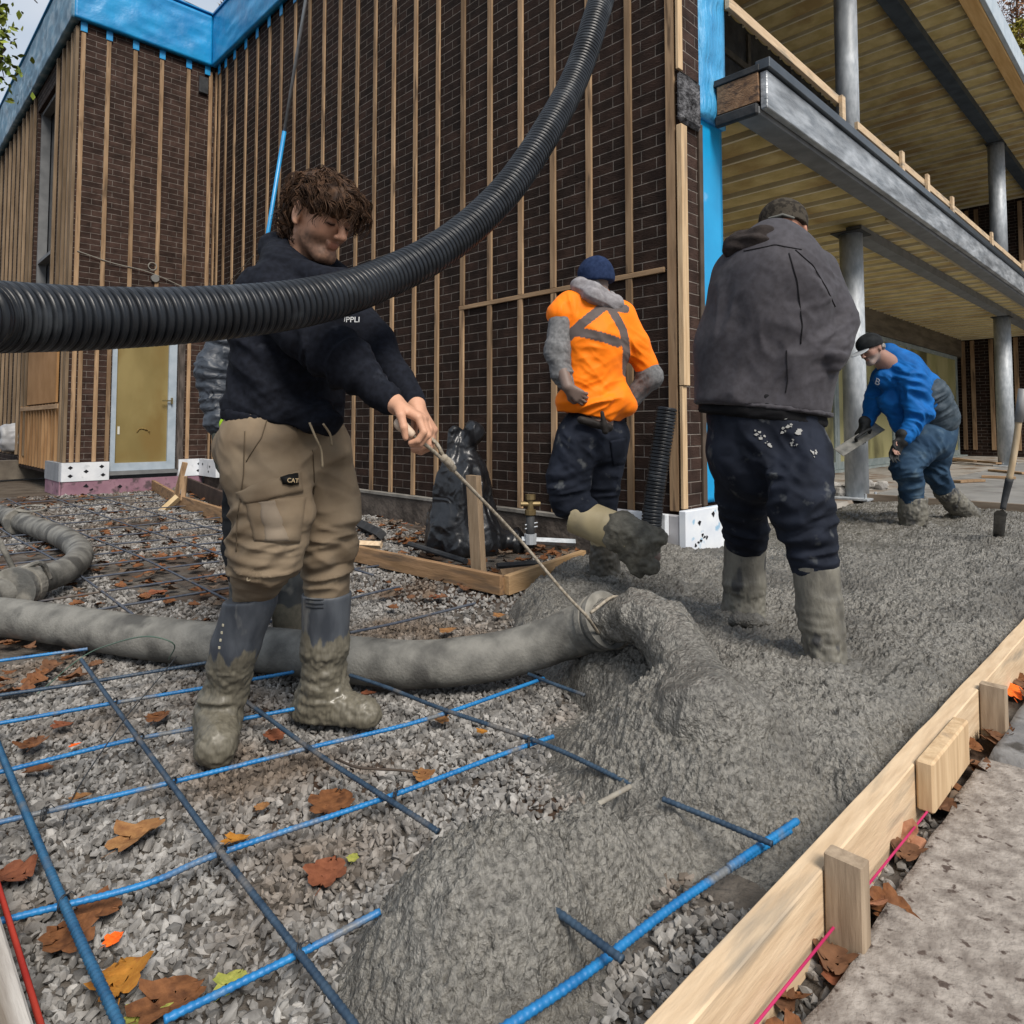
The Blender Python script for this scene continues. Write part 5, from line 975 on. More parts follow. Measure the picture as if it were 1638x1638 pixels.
hb = solid('waistband', [rc(W(455, 662, 2.2), W(455, 690, 2.2), .206, .196, .03, f1, .74)], .0075, M_hood, man, clips=[(W(455, 686, 2.2), -ZU - .21 * CR), (W(455, 668, 2.2), ZU + .21 * CR)], folds=[(W(455, 680, 2.1), .4, CR, 60, .002)], seed=3)
M_kh = mat('khaki_cotton', (.165, .122, .080), (.245, .19, .130), .85, 6, bump=.2, bscale=500, bdist=.001, wrinkle=(8, .013), c3=(.12, .095, .07), s3=5, lo3=.55, hi3=.72)
TR = [rc(W(455, 668, 2.2), W(453, 715, 2.2), .172, .178, .05, f1, .74), rc(W(422, 720, 2.1), W(436, 822, 2.05), .128, .112, .06), rc(W(436, 822, 2.05), W(425, 885, 2.04), .112, .097, .03), rc(W(424, 885, 2.04), W(407, 950, 2.08), .100, .062, .03), rc(W(415, 700, 2.14), W(385, 715, 2.2), .1, .09, .05),
      rc(W(508, 720, 2.27), W(527, 822, 2.27), .112, .093, .014), rc(W(527, 822, 2.27), W(527, 885, 2.27), .092, .088, .03), rc(W(527, 885, 2.27), W(524, 945, 2.28), .086, .074, .03), rc(W(505, 690, 2.2), W(512, 720, 2.2), .085, .085, .05)]
fo = [(W(418, 900, 1.97), .12, ZU + .25 * CR, 20, .011), (W(528, 895, 2.2), .12, ZU - .2 * CR, 20, .010), (W(400, 860, 2.0), .12, ZU - .5 * CR, 15, .009), (W(525, 850, 2.2), .13, ZU + .4 * CR, 13, .008), (W(400, 740, 2.05), .13, ZU + .8 * CR, 13, .006), (W(505, 740, 2.13), .12, ZU - .9 * CR, 14, .006), (W(545, 760, 2.2), .12, ZU + .5 * CR, 12, .006), (W(420, 820, 1.95), .12, ZU + .1 * CR, 16, .004)]
tr = solid('trousers', TR, .0062, M_kh, man, folds=fo, amp=.005, freq=8, it=2, seed=6)
T = bvh(tr)
pk = patch('cargo_pocket', [(393, 800), (488, 795), (478, 868), (408, 866)], T, M_kh, tr, 16, 14, .009, .012, .003); patch('pocket_strip', [(414, 800), (440, 799), (462, 864), (425, 866)], T, mat('khaki_faded', (.20, .16, .12), (.27, .22, .165), .85, 6, bump=.2, bscale=500, bdist=.001), tr, 8, 14, .013, .008)
patch('pocket_flap', [(380, 786), (478, 752), (482, 786), (392, 806)], T, M_kh, tr, 16, 8, .014, .012, .003)
h, n = hit(T, 459, 770); bt_ = patch('badge', [(447, 762), (470, 760), (471, 777), (448, 779)], T, mat('black_badge', (.008, .008, .008), rough=.6), tr, 6, 6, .034, .006); text('badge_text', 'CAT', h + n * .0365, n, CR, .018, mat('badge_letters', (.55, .42, .25), rough=.6), bt_)
def seam(px, r_=.0016, m=None, par=None, tree_=None, lift=.002):
    P = [];
    for a_, b_ in zip(px[:-1], px[1:]):
        for t0 in np.linspace(0, 1, 8, endpoint=False):
            h, n = hit(tree_ or T, a_[0] * (1 - t0) + b_[0] * t0, a_[1] * (1 - t0) + b_[1] * t0)
            if h is not None: P.append(h + n * lift)
    if len(P) > 3: return tube('seam', spline(P[::2], 40)[0], r_, m, par, n=5)
sm = mat('khaki_thread', (.10, .075, .05), rough=.9)
for q in (([(428, 668), (418, 700), (400, 728), (392, 742)],), ([(500, 720), (502, 760), (502, 800)],), ([(392, 690), (390, 760), (380, 830), (378, 900)],)): seam(q[0], .0018, sm, tr)
cord = mat('pale_cord', (.28, .23, .16), rough=.8)
tube('drawstring', spline([W(495, 676, 1.99), W(505, 700, 1.99), W(514, 722, 2.02), W(516, 748, 2.03)], 20)[0], .0034, cord, tr, 6); tube('drawstring', spline([W(517, 678, 2.0), W(528, 695, 2.03), W(531, 712, 2.05)], 16)[0], .0034, cord, tr, 6)
th = np.linspace(0, 9, 40); kc = W(396, 912, 1.93); tube('knee_cord', [kc + CR * (.014 * math.cos(a * 1.3) + .002 * a) + ZU * (.022 - .006 * a + .012 * math.sin(a * 1.7)) - CF * .004 * math.sin(a * 2) for a in th], .0028, cord, tr, 5)
hv = W(372, 668, 2.2); solid('vest_corner', [rc(W(362, 678, 2.22), W(388, 655, 2.16), .022, .014, .02), rc(W(362, 678, 2.22), W(363, 694, 2.21), .02, .012, .02)], .005, mat('lime_cloth', (.36, .60, .02), (.46, .70, .04), .6, 6), man, amp=.006, freq=30)
M_boot = mat('grey_rubber_boot', (.035, .041, .052), (.085, .095, .11), .55, 10, (2, 2, .6), bump=.2, bscale=90, bdist=.002, c3=(.17, .17, .165), s3=7, lo3=.57, hi3=.66, r3=.3, dirt=(MUD, .31, .07))
ft = nrm(W(345, 1185, 1.97) - W(352, 1130, 2.13))
B1 = [rc(W(402, 957, 2.08), W(378, 1030, 2.09), .078, .070, .02), rc(W(378, 1030, 2.09), W(358, 1105, 2.12), .070, .062, .02), rc(W(358, 1105, 2.12), W(349, 1140, 2.12), .063, .064, .03), rc(W(350, 1150, 2.13), W(347, 1190, 1.99), .060, .054, .04), rc(W(350, 1155, 2.15), W(346, 1195, 2.0), .05, .05, .03)]
clip0 = [((0, 0, .012), (0, 0, -1))]
def lumpy(z1, a=.004): return lambda V: np.clip((z1 - V[:, 2]) / .05, 0, 1) * (a * (noise(V * 55, 91) + .8 * noise(V * 110, 92)) + a * 1.2 * np.abs(noise(V * 24, 93)))
bA = solid('boot', B1, .0058, M_boot, man, clips=clip0 + [(W(402, 955, 2.08), ZU - .12 * CR)], folds=[(W(355, 1100, 2.1), .09, ZU, 24, .006)], disp=lumpy(.3), it=1)
B2 = [rc(W(523, 950, 2.28), W(520, 1030, 2.29), .082, .076, .02), rc(W(520, 1030, 2.29), W(518, 1100, 2.31), .076, .072, .02), rc(W(518, 1100, 2.31), W(512, 1125, 2.31), .07, .068, .03), rc(W(500, 1128, 2.32), W(580, 1138, 2.26), .062, .048, .05), rc(W(490, 1140, 2.32), W(588, 1146, 2.25), .045, .042, .03)]
bB = solid('boot', B2, .0058, M_boot, man, clips=clip0 + [(W(523, 948, 2.28), ZU)], folds=[(W(518, 1090, 2.25), .09, ZU, 24, .006)], disp=lumpy(.3), it=1)
pale_b = mat('boot_print', (.40, .37, .28), rough=.7); TB = bvh(bB); TA = bvh(bA)
for k in range(3): seam([(490, 958 + k * 6), (505, 960 + k * 6), (522, 959 + k * 6)], .0022, mat('boot_ridge', (.02, .024, .03), rough=.5), bB, TB)
for k, (y, x) in enumerate(((1000, 354), (1012, 352), (1024, 350), (1036, 348))): h, n = hit(TA, x + 3, y); (h is not None) and obj('boot_mark', *(lambda b: (np.array(b.v), b.f))(MB().bbox((-.0035, -.004, -.0015), (.0035, .004, .0025), .0008, h, [nrm(np.cross(ZU, n)), nrm(np.cross(n, np.cross(ZU, n))), n])), pale_b, bA)
th_ = bvh(hd); h, n = hit(th_, 560, 512)
if h is not None: text('chest_print', 'UPPLI', h + n * .002, n, np.cross(ZU, n), .026, mat('white_print', (.62, .64, .66), rough=.6), hd)
h, n = hit(th_, 562, 503)
if h is not None: seam([(552, 503), (560, 500), (570, 501)], .0022, mat('white_print', (.62, .64, .66)), hd, th_)
# hair: a mass with curls growing over it
M_hair = mat('brown_curls', (.024, .013, .008), (.085, .046, .026), .6, 40, bump=.4, bscale=200, bdist=.003, island=.55)
HR = [el(Pl(.002, 0, .056), (.110, .092, .078), hf, hu, .03), el(Pl(.074, 0, .070), (.050, .074, .036), hf, hu, .03), el(Pl(-.068, 0, .0), (.048, .074, .08), hf, hu, .03), el(Pl(-.082, 0, -.055), (.028, .05, .045), hf, hu, .03)]
def curly(V): return .010 * (1 - 2 * np.abs(noise(V * 26, 51))) + .006 * noise(V * 60, 52)
hair = solid('hair', HR, .005, M_hair, man, disp=curly, it=1)
hv_ = np.empty(len(hair.data.vertices) * 3, np.float32); hair.data.vertices.foreach_get('co', hv_); hv_ = hv_.reshape(-1, 3) + wloc(man); rr_ = np.random.default_rng(5); cb = MB(); hun = nrm(hu)
for k in range(420):          # locks: each a bundle of fine wavy strands that share one wave
    p = hv_[rr_.integers(len(hv_))]; o_ = nrm(p - Pl(-.01, 0, .02)); fr_ = (p - hc1) @ hf
    if (p - hc1) @ hun < .03 and fr_ > -.03: continue
    fl = nrm(hf * (.7 if fr_ > -.02 else -.5) - hun * (.35 if fr_ > .04 else .6) + hr * ((p - hc1) @ hr) * 5 + rr_.normal(size=3) * .4); fl = nrm(fl - o_ * (fl @ o_)); sd_ = np.cross(o_, fl); L0 = rr_.uniform(.035, .07); R0_ = rr_.uniform(.004, .010); ph = rr_.uniform(0, 6.3); w0 = rr_.uniform(5, 8.5); tt = np.linspace(0, 1, 10)
    for j in range(7):
        q = p + sd_ * rr_.normal() * .005 + o_ * rr_.normal() * .002 - o_ * .004; e_ = rr_.normal() * .25; s_ = rr_.uniform(.8, 1.15)
        cb.tube([q + fl * L0 * s_ * t0 + o_ * (.014 * math.sin(t0 * 3.0) + R0_ * .7 * math.cos(ph + e_ + t0 * w0)) + sd_ * R0_ * math.sin(ph + e_ + t0 * w0) - hun * .016 * t0 * t0 for t0 in tt], .0016 * (1 - .75 * tt) + .0002, 3, False)
obj('curls', np.array(cb.v), cb.f, M_hair, hair, True)
# rope with wooden toggle
gr = thing('pull_rope', W(940, 975, 2.6), 'thin braided rope with pale wooden grip running from his hands to the hose end', 'rope')
obj('grip', *(lambda b: (np.array(b.v), b.f))(MB().tube(spline([W(634, 672, 1.88), W(646, 684, 1.87), W(662, 697, 1.87)], 10)[0], np.array([.008, .0155, .0175, .0175, .0165, .0155, .0145, .0135, .012, .009]), 12)), mat('pale_wood_grip', (.50, .38, .28), (.62, .50, .40), .5, 10), gr, True)
rp_ = [W(660, 696, 1.87), W(700, 728, 1.95), W(760, 788, 2.08), W(830, 862, 2.25), W(900, 945, 2.30), W(938, 985, 2.33)]
Pp, t_ = spline(rp_, step=.006); ro_m = mat('braided_rope', (.20, .17, .13), (.36, .32, .26), .9, 90, bump=.5, bscale=300, bdist=.003)
tube('rope', Pp, .0055 * (1 + .12 * np.sin(t_ * 520)), ro_m, gr, 7); tube('rope_tail', spline([W(688, 700, 1.98), W(700, 712, 1.97), W(712, 735, 1.98), W(722, 745, 1.99)], 14)[0], .006, ro_m, gr, 6)
tube('knot', spline([W(706, 730, 1.955), W(716, 738, 1.96), W(726, 752, 1.99)], 10)[0], np.array([.008, .013, .011, .013, .012, .013, .012, .011, .012, .008]), ro_m, gr, 8)
tube('rope_loop', spline([W(938, 985, 2.33), end + (-.02, -.02, -.06), end + (.05, -.05, -.1), end + (.03, -.1, .02), end + (0, -.06, .1), W(945, 980, 2.35)], 30)[0], .006, ro_m, gr, 6)

# ---------------------------------------------------------------- the man hidden behind him
hc2 = W(470, 446, 2.98); HP, Pl2, _r = head_prims(hc2, CR * .7 - _fw * .5 - ZU * .3, ZU, 1.)
BP = [rc(W(440, 690, 2.95), W(445, 520, 2.95), .13, .13, .05), rc(W(445, 510, 2.95), hc2 - (0, 0, .05), .09, .055, .04)] + HP + limb(W(375, 520, 2.9), W(346, 600, 2.85), W(352, 690, 2.8), (.05, .04, .03)) + limb(W(480, 520, 3.0), W(520, 590, 3.0), W(500, 640, 2.95), (.05, .04, .03)) \
    + limb(W(402, 760, 2.95), W(395, 900, 2.93), W(398, 1040, 2.95), (.07, .05, .04)) + limb(W(455, 760, 3.0), W(460, 900, 3.0), W(465, 1030, 3.03), (.07, .05, .04)) + hand_prims(W(352, 690, 2.8), -ZU, CR, -CF, 1.05, (.3, .3, .3), .2)
m2 = tag(solid('person', BP, .008, SKIN, None, it=0, colf=lambda V, N: np.tile([.3, .17, .12], (len(V), 1))), 'person in grey quilted sleeve and dark boots mostly hidden behind the hoodie man', 'person')
M_q = mat('quilted_grey_nylon', (.018, .023, .033), (.042, .052, .068), .5, 14, wrinkle=(22, .02), bump=.2, bscale=60, bdist=.003)
solid('jacket', [rc(W(440, 680, 2.95), W(442, 520, 2.95), .19, .18, .05), rc(W(385, 505, 2.92), W(480, 505, 2.98), .09, .09, .05), rc(W(372, 520, 2.9), W(346, 595, 2.85), .085, .074, .03), rc(W(346, 595, 2.85), W(351, 675, 2.8), .074, .058, .03)], .008, M_q, m2,
      folds=[(W(347, 560, 2.8), .22, ZU + .25 * CR, 34, .0055), (W(348, 630, 2.8), .16, ZU - .1 * CR, 42, .005), (W(350, 670, 2.75), .07, ZU, 50, .004)], clips=[(W(440, 700, 2.95), -ZU)], amp=.004, seed=8)
solid('gloves', hand_prims(W(352, 686, 2.8), -ZU, CR, -CF, 1.28, (.3, .3, .3), .2), .007, mat('grey_green_glove', (.03, .035, .03), (.06, .065, .055), .8, 20), m2)
solid('trousers', [rc(W(402, 740, 2.95), W(395, 880, 2.93), .115, .09, .04), rc(W(395, 880, 2.93), W(395, 915, 2.93), .088, .08, .02), rc(W(455, 740, 3.0), W(458, 900, 3.0), .115, .085, .04), rc(W(440, 690, 2.95), W(430, 730, 2.95), .17, .15, .05)], .009, mat('black_work_trousers', (.010, .011, .013), (.02, .022, .025), .85, 10), m2, folds=[(W(395, 850, 2.9), .2, ZU, 14, .008)], amp=.004)
M_boot2 = mat('dark_grey_boot', (.03, .033, .036), (.075, .08, .08), .5, 10, bump=.2, c3=(.16, .155, .14), s3=8, lo3=.56, hi3=.66, dirt=(MUD, .22, .06))
for a_ in ((W(396, 915, 2.93), W(398, 1030, 2.95), W(385, 1042, 2.85)), (W(458, 900, 3.0), W(464, 1030, 3.03), W(480, 1042, 2.95))): solid('boot', [rc(a_[0], a_[1], .078, .068, .02), rc(a_[1], a_[2], .06, .05, .03)], .009, M_boot2, m2, clips=clip0)

# ---------------------------------------------------------------- the man in orange
f3 = nrm(_fw * .85 - CR * .5); hc3 = W(951, 447, 3.82); h3f = nrm(f3 - ZU * .25); HP, Pl3, _r = head_prims(hc3, h3f, ZU, 1.02)
K3 = W(905, 792, 3.70); A3 = W(1000, 856, 3.53); T3 = W(1046, 890, 3.46)
lw3 = W(908, 619, 3.56); lh3 = hand_prims(lw3, CR * .75 - ZU * .6 - CF * .1, _fw * .8 + CR * .4, -ZU, .95, (.7, .7, .5), .4, .1)
BP = [rc(W(950, 680, 3.75), W(955, 530, 3.78), .12, .13, .05), rc(W(952, 520, 3.78), Pl3(-.02, 0, -.05), .11, .055, .05)] + HP + limb(W(905, 500, 3.76), W(893, 570, 3.66), lw3, (.045, .04, .03)) + limb(W(1000, 520, 3.82), W(1040, 605, 3.82), W(1010, 642, 3.9), (.045, .04, .03)) + lh3 \
    + limb(W(925, 705, 3.74), K3, A3, (.08, .055, .04)) + limb(W(972, 705, 3.82), W(969, 800, 3.86), W(966, 920, 3.86), (.07, .05, .04)) + [rc(A3, T3, .04, .035)] + hand_prims(W(1010, 642, 3.9), -CR, _fw, ZU, 1., (.4, .4, .4))
m3 = tag(solid('person', BP, .0065, SKIN, None, it=0, colf=lambda V, N: np.tile([.17, .12, .10], (len(V), 1))), 'worker in orange shirt with grey reflective tape and navy beanie, one muddy boot lifted', 'person')
M_or = mat('hi_vis_orange', (1, 1, 1), (.9, .9, .9), .6, 8, col=True, wrinkle=(9, .012), bump=.15, bscale=300, bdist=.001, sheen=.05)
PXM = 3.78 / FL; o3 = W(955, 560, 3.7)
def tape(V, N):
    q = V - o3; a = q @ CR / PXM + 955; b = 560 - q @ ZU / PXM; a = 955 + (a - 955) * 1.0; C = np.tile([.98, .215, .006], (len(V), 1)); m = np.zeros(len(V), bool)
    def seg(p, q_, w__):
        p = np.array(p, float); q_ = np.array(q_, float); e = q_ - p; t0 = np.clip(((a - p[0]) * e[0] + (b - p[1]) * e[1]) / (e @ e), 0, 1); return np.hypot(a - p[0] - t0 * e[0], b - p[1] - t0 * e[1]) < w__
    for pl in ([(905, 545), (922, 528), (967, 491), (1000, 494)], [(905, 536), (922, 534), (985, 550)], [(972, 488), (995, 530), (1001, 560), (1003, 594)]):
        for u_, v_ in zip(pl[:-1], pl[1:]): m |= seg(u_, v_, 7.5)
    C[m & (N @ _fw < .3)] = (.105, .085, .08); return C
SH = [rc(W(950, 650, 3.75), W(956, 540, 3.77), .178, .185, .05, f3, .75), rc(W(956, 540, 3.77), W(952, 480, 3.79), .18, .10, .06, f3, .8), rc(W(912, 490, 3.77), W(895, 503, 3.73), .088, .074, .05), rc(W(990, 505, 3.82), W(1015, 550, 3.82), .095, .078, .05), rc(W(1015, 550, 3.82), W(1034, 585, 3.82), .078, .070, .03), rc(W(985, 640, 3.72), W(905, 640, 3.66), .085, .055, .06), rc(W(915, 640, 3.66), W(896, 665, 3.68), .045, .025, .04), rc(W(990, 640, 3.72), W(1005, 650, 3.72), .07, .05, .05)]
sh3 = solid('orange_shirt', SH, .0062, M_or, m3, clips=[(W(895, 505, 3.73), -ZU * 1. - CR * .25 + 0 * f3)] * 0 + [(W(950, 668, 3.75), -ZU - .16 * CR)], folds=[(W(960, 640, 3.6), .16, ZU - .5 * CR, 13, .010), (W(930, 600, 3.6), .12, ZU + .8 * CR, 12, .006), (W(1010, 560, 3.75), .1, ZU + CR, 16, .006), (W(905, 490, 3.7), .08, CR, 18, .005), (W(955, 530, 3.6), .18, ZU + .3 * CR, 7, .004)], amp=.005, colf=tape, it=2, seed=14)
M_gs = mat('grey_fleece', (.11, .112, .115), (.18, .18, .185), .9, 50, bump=.3, bscale=260, bdist=.002, wrinkle=(14, .012))
fs3 = [(W(893, 580, 3.6), .14, ZU, 22, .006), (W(1035, 615, 3.75), .1, ZU - CR, 20, .006), (W(903, 608, 3.6), .05, ZU, 50, .004)]
solid('grey_sleeve', [rc(W(896, 512, 3.72), W(892, 560, 3.67), .066, .066, .03), rc(W(892, 560, 3.67), W(900, 600, 3.64), .066, .056, .03), rc(W(900, 600, 3.64), W(906, 612, 3.63), .054, .044, .01)], .007, M_gs, m3, folds=fs3, amp=.003)
solid('grey_sleeve', [rc(W(1015, 550, 3.82), W(1040, 602, 3.82), .062, .066, .03), rc(W(1040, 602, 3.82), W(1010, 640, 3.85), .066, .05, .03)], .007, M_gs, m3, folds=fs3, amp=.003)
solid('grey_hood', [rc(W(928, 458, 3.76), W(950, 470, 3.68), .045, .05, .03), rc(W(950, 470, 3.68), W(985, 486, 3.74), .05, .04, .03), rc(W(928, 458, 3.76), W(932, 462, 3.88), .045, .045, .03), rc(W(985, 486, 3.74), W(975, 475, 3.86), .04, .04, .03), rc(W(950, 460, 3.80), W(955, 480, 3.75), .07, .07, .03)], .007, mat('pale_grey_fleece', (.20, .19, .20), (.28, .27, .28), .9, 40, bump=.2), m3, folds=[(W(955, 470, 3.7), .15, ZU + .4 * CR, 22, .007)], seed=2)
solid('beanie', [el(Pl3(-.012, 0, .038), (.112, .092, .088), h3f, ZU, .02), rc(Pl3(-.03, 0, -.005), Pl3(-.02, 0, .02), .094, .093, .02)], .006, mat('navy_knit', (.010, .020, .055), (.018, .032, .08), .9, 60, bump=.5, bscale=160, bdist=.004), m3, clips=[(Pl3(0, 0, -.02), -ZU - .0 * f3), ], amp=.003, freq=20)
M_dj = mat('dark_denim', (.006, .008, .014), (.016, .020, .032), .85, 9, wrinkle=(9, .02), bump=.25, bscale=350, bdist=.001, c3=(.07, .075, .08), s3=13, lo3=.62, hi3=.72)
jn = solid('jeans', [rc(W(952, 668, 3.77), W(950, 695, 3.77), .160, .168, .04, f3, .8), rc(W(925, 700, 3.73), W(908, 770, 3.70), .128, .115, .05), rc(W(908, 770, 3.70), W(908, 800, 3.69), .115, .098, .03), rc(W(908, 800, 3.69), W(935, 815, 3.64), .09, .08, .03), rc(W(972, 700, 3.82), W(962, 790, 3.85), .125, .10, .05), rc(W(962, 790, 3.85), W(964, 835, 3.86), .10, .08, .02)], .008, M_dj, m3, folds=[(W(905, 790, 3.6), .14, ZU - .3 * CR, 18, .010), (W(930, 715, 3.6), .14, ZU + .9 * CR, 12, .007), (W(970, 770, 3.75), .12, ZU, 16, .007)], amp=.005, seed=4)
TJ = bvh(jn); patch('back_pocket', [(975, 705), (1000, 700), (1000, 742), (980, 745)], TJ, M_dj, jn, 8, 10, .006, .008)
solid('belt_tools', [rc(W(930, 672, 3.58), W(975, 684, 3.58), .022, .022, .02), rc(W(963, 660, 3.56), W(968, 690, 3.56), .012, .018, .01)], .006, mat('dark_leather', (.014, .012, .011), (.03, .026, .024), .6, 12), m3, amp=.003, freq=30)
M_tan = mat('tan_rubber_boot', (.33, .27, .155), (.42, .35, .21), .5, 8, bump=.1, c3=(.26, .22, .14), s3=4); M_mudb = mat('mud_caked_boot', (.075, .07, .058), (.165, .155, .125), .6, 18, bump=.8, bscale=60, bdist=.008)
tq = nrm(A3 - W(925, 822, 3.66)); b3 = solid('boot', [rc(W(922, 824, 3.66), A3, .100, .098, .03), rc(A3, W(1010, 866, 3.52), .095, .085, .03)], .007, M_tan, m3, clips=[(W(921, 822, 3.66), -tq)], folds=[(W(990, 850, 3.5), .08, tq, 18, .005)])
solid('boot_foot', [rc(W(994, 852, 3.53), W(1030, 866, 3.49), .108, .088, .04), rc(W(1030, 862, 3.49), W(1056, 860, 3.46), .07, .045, .03), rc(W(1020, 880, 3.49), W(1040, 905, 3.45), .075, .045, .03), rc(W(1005, 885, 3.5), W(1020, 915, 3.47), .05, .03, .03)], .007, M_mudb, b3, disp=lambda V: .007 * (1 - 2 * np.abs(noise(V * (18, 18, 18), 101))) + .006 * noise(V * 45, 102), it=1)
b3b = solid('boot', [rc(W(966, 838, 3.86), W(967, 890, 3.86), .082, .078, .02), rc(W(967, 890, 3.86), W(968, 930, 3.86), .08, .088, .02), rc(W(968, 935, 3.86), W(940, 945, 3.95), .07, .06, .03)], .008, mat('tan_boot_dirty', (.30, .25, .15), (.38, .32, .2), .5, 8, bump=.2, dirt=((.09, .083, .068), .33, .04)), m3, clips=[(W(966, 836, 3.86), ZU)], disp=lumpy(.33, .005))

# ---------------------------------------------------------------- the man in the grey jacket
f4 = nrm(_fw * .92 + CR * .25); hc4 = W(1254, 370, 2.86); h4f = nrm(f4 * .8 + CR * .2 - ZU * .5); HP, Pl4, _r = head_prims(hc4, h4f, ZU + f4 * .4, 1.05)
rw4 = W(1331, 572, 2.62)
BP = [rc(W(1225, 680, 2.78), W(1232, 480, 2.76), .14, .15, .05), rc(W(1232, 470, 2.76), Pl4(-.02, 0, -.05), .13, .06, .05)] + HP + limb(W(1300, 440, 2.77), W(1336, 525, 2.74), rw4, (.05, .042, .032)) + limb(W(1170, 440, 2.85), W(1155, 540, 2.95), W(1200, 600, 3.08), (.05, .042, .032)) + hand_prims(rw4, CR * .2 + _fw * .7 - ZU * .5, -CR, ZU, 1.05) + hand_prims(W(1200, 600, 3.08), CR + _fw * .3, -ZU, ZU, 1.05) \
    + limb(W(1190, 730, 2.84), W(1191, 868, 3.06), W(1190, 970, 3.08), (.08, .05, .04)) + limb(W(1272, 730, 2.72), W(1303, 898, 2.53), W(1318, 1040, 2.49), (.08, .05, .04))
m4 = tag(solid('person', BP, .0065, SKIN, None, it=0, colf=lambda V, N: np.tile([.42, .20, .13], (len(V), 1))), 'worker seen from behind in charcoal jacket and dark jeans standing in the wet concrete', 'person')
M_jk = mat('charcoal_softshell', (.044, .041, .047), (.060, .057, .066), .72, 40, wrinkle=(3.2, .010), bump=.2, bscale=400, bdist=.001, sheen=.05)
JK = [rc(W(1218, 640, 2.78), W(1222, 560, 2.78), .268, .258, .05, f4, .68), rc(W(1222, 560, 2.78), W(1236, 460, 2.76), .258, .225, .06, f4, .68), rc(W(1236, 460, 2.76), W(1240, 400, 2.76), .215, .12, .07, f4, .8), rc(W(1236, 440, 2.70), W(1232, 500, 2.72), .15, .15, .08),
      rc(W(1298, 440, 2.77), W(1332, 515, 2.74), .110, .096, .022), rc(W(1332, 515, 2.74), W(1332, 562, 2.66), .094, .066, .012), rc(W(1330, 558, 2.66), W(1331, 574, 2.62), .062, .048, .015), rc(W(1180, 440, 2.84), W(1160, 540, 2.93), .10, .08, .05), rc(W(1160, 540, 2.93), W(1198, 598, 3.05), .08, .05, .04)]
jk = solid('jacket', JK, .0075, M_jk, m4, clips=[(W(1220, 650, 2.62), -ZU - .12 * CR)], folds=[(W(1200, 600, 2.55), .22, CR + .15 * ZU, 5.5, .006), (W(1330, 530, 2.65), .12, ZU - .6 * CR, 16, .009), (W(1290, 470, 2.62), .14, ZU + .9 * CR, 9, .008), (W(1170, 500, 2.65), .15, CR * .8 - ZU * .3, 7, .007), (W(1330, 565, 2.6), .06, ZU, 34, .006), (W(1270, 590, 2.6), .14, CR - .4 * ZU, 8, .008)], amp=.006, freq=5, it=3, seed=22)
TK = bvh(jk); dkm = mat('jacket_seam', (.016, .015, .017), rough=.8)
seam([(1190, 402), (1240, 392), (1296, 402)], .002, dkm, jk, TK); seam([(1262, 405), (1275, 450), (1283, 520), (1280, 560)], .0025, dkm, jk, TK); seam([(1258, 560), (1260, 610), (1256, 634)], .002, dkm, jk, TK); seam([(1272, 400), (1300, 425), (1322, 462), (1340, 500)], .0022, dkm, jk, TK)
hm = solid('jacket_hem', [rc(W(1219, 650, 2.785), W(1219, 640, 2.785), .271, .271, .01, f4, .68)], .008, M_jk, m4, clips=[(W(1220, 653, 2.62), -ZU - .12 * CR), (W(1220, 645, 2.62), ZU + .12 * CR)], seed=23)
solid('under_shirt', [rc(W(1220, 650, 2.79), W(1222, 676, 2.79), .258, .24, .02, f4, .68)], .009, mat('black_cotton', (.006, .006, .007), (.012, .012, .014), .9, 10), m4, clips=[(W(1222, 668, 2.62), -ZU - .15 * CR)], folds=[(W(1220, 660, 2.6), .3, ZU, 12, .006)])
solid('hood', [rc(W(1180, 398, 2.74), W(1215, 386, 2.68), .050, .052, .03), rc(W(1215, 386, 2.68), W(1268, 392, 2.68), .052, .040, .03), rc(W(1180, 392, 2.74), W(1190, 388, 2.86), .052, .05, .03), rc(W(1268, 384, 2.68), W(1290, 395, 2.8), .045, .04, .03), rc(W(1225, 395, 2.74), W(1255, 398, 2.74), .09, .08, .04)], .007, mat('brown_black_fleece', (.018, .014, .013), (.035, .028, .026), .9, 30, bump=.3), m4, folds=[(W(1215, 378, 2.62), .15, ZU + .3 * CR, 20, .007)], seed=31)
cap4 = solid('cap', [el(Pl4(-.01, 0, .045), (.112, .094, .082), h4f, ZU, .02), rc(Pl4(-.01, 0, .0), Pl4(-.01, 0, .03), .096, .096, .02), rc(Pl4(.1, -.04, .03), Pl4(.1, .04, .03), .03, .03, .02)], .006, mat('camouflage_cap', (.022, .018, .014), (.05, .042, .032), .85, 45, bump=.2, lo=.45, hi=.5), m4, clips=[(Pl4(0, 0, -.008), -(ZU + f4 * .4))], amp=.002)
TC = bvh(cap4); seam([(1230, 350), (1252, 344), (1276, 350)], .0055, mat('grey_strap', (.12, .12, .11), rough=.7), cap4, TC)
jn4 = solid('jeans', [rc(W(1222, 672, 2.79), W(1226, 715, 2.78), .225, .225, .05, f4, .75), rc(W(1187, 725, 2.83), W(1190, 800, 2.94), .13, .108, .05), rc(W(1190, 800, 2.94), W(1193, 868, 3.05), .105, .088, .03), rc(W(1272, 725, 2.72), W(1282, 812, 2.57), .138, .115, .018), rc(W(1282, 812, 2.57), W(1303, 898, 2.52), .112, .086, .03)], .0078, M_dj, m4,
    folds=[(W(1285, 830, 2.45), .16, ZU - .35 * CR, 15, .012), (W(1192, 840, 2.95), .13, ZU + .2 * CR, 17, .011), (W(1295, 890, 2.45), .09, ZU, 22, .009), (W(1240, 740, 2.6), .16, ZU * .6 + CR, 9, .009), (W(1250, 770, 2.55), .14, ZU + .6 * CR, 11, .009)], amp=.006, seed=15)
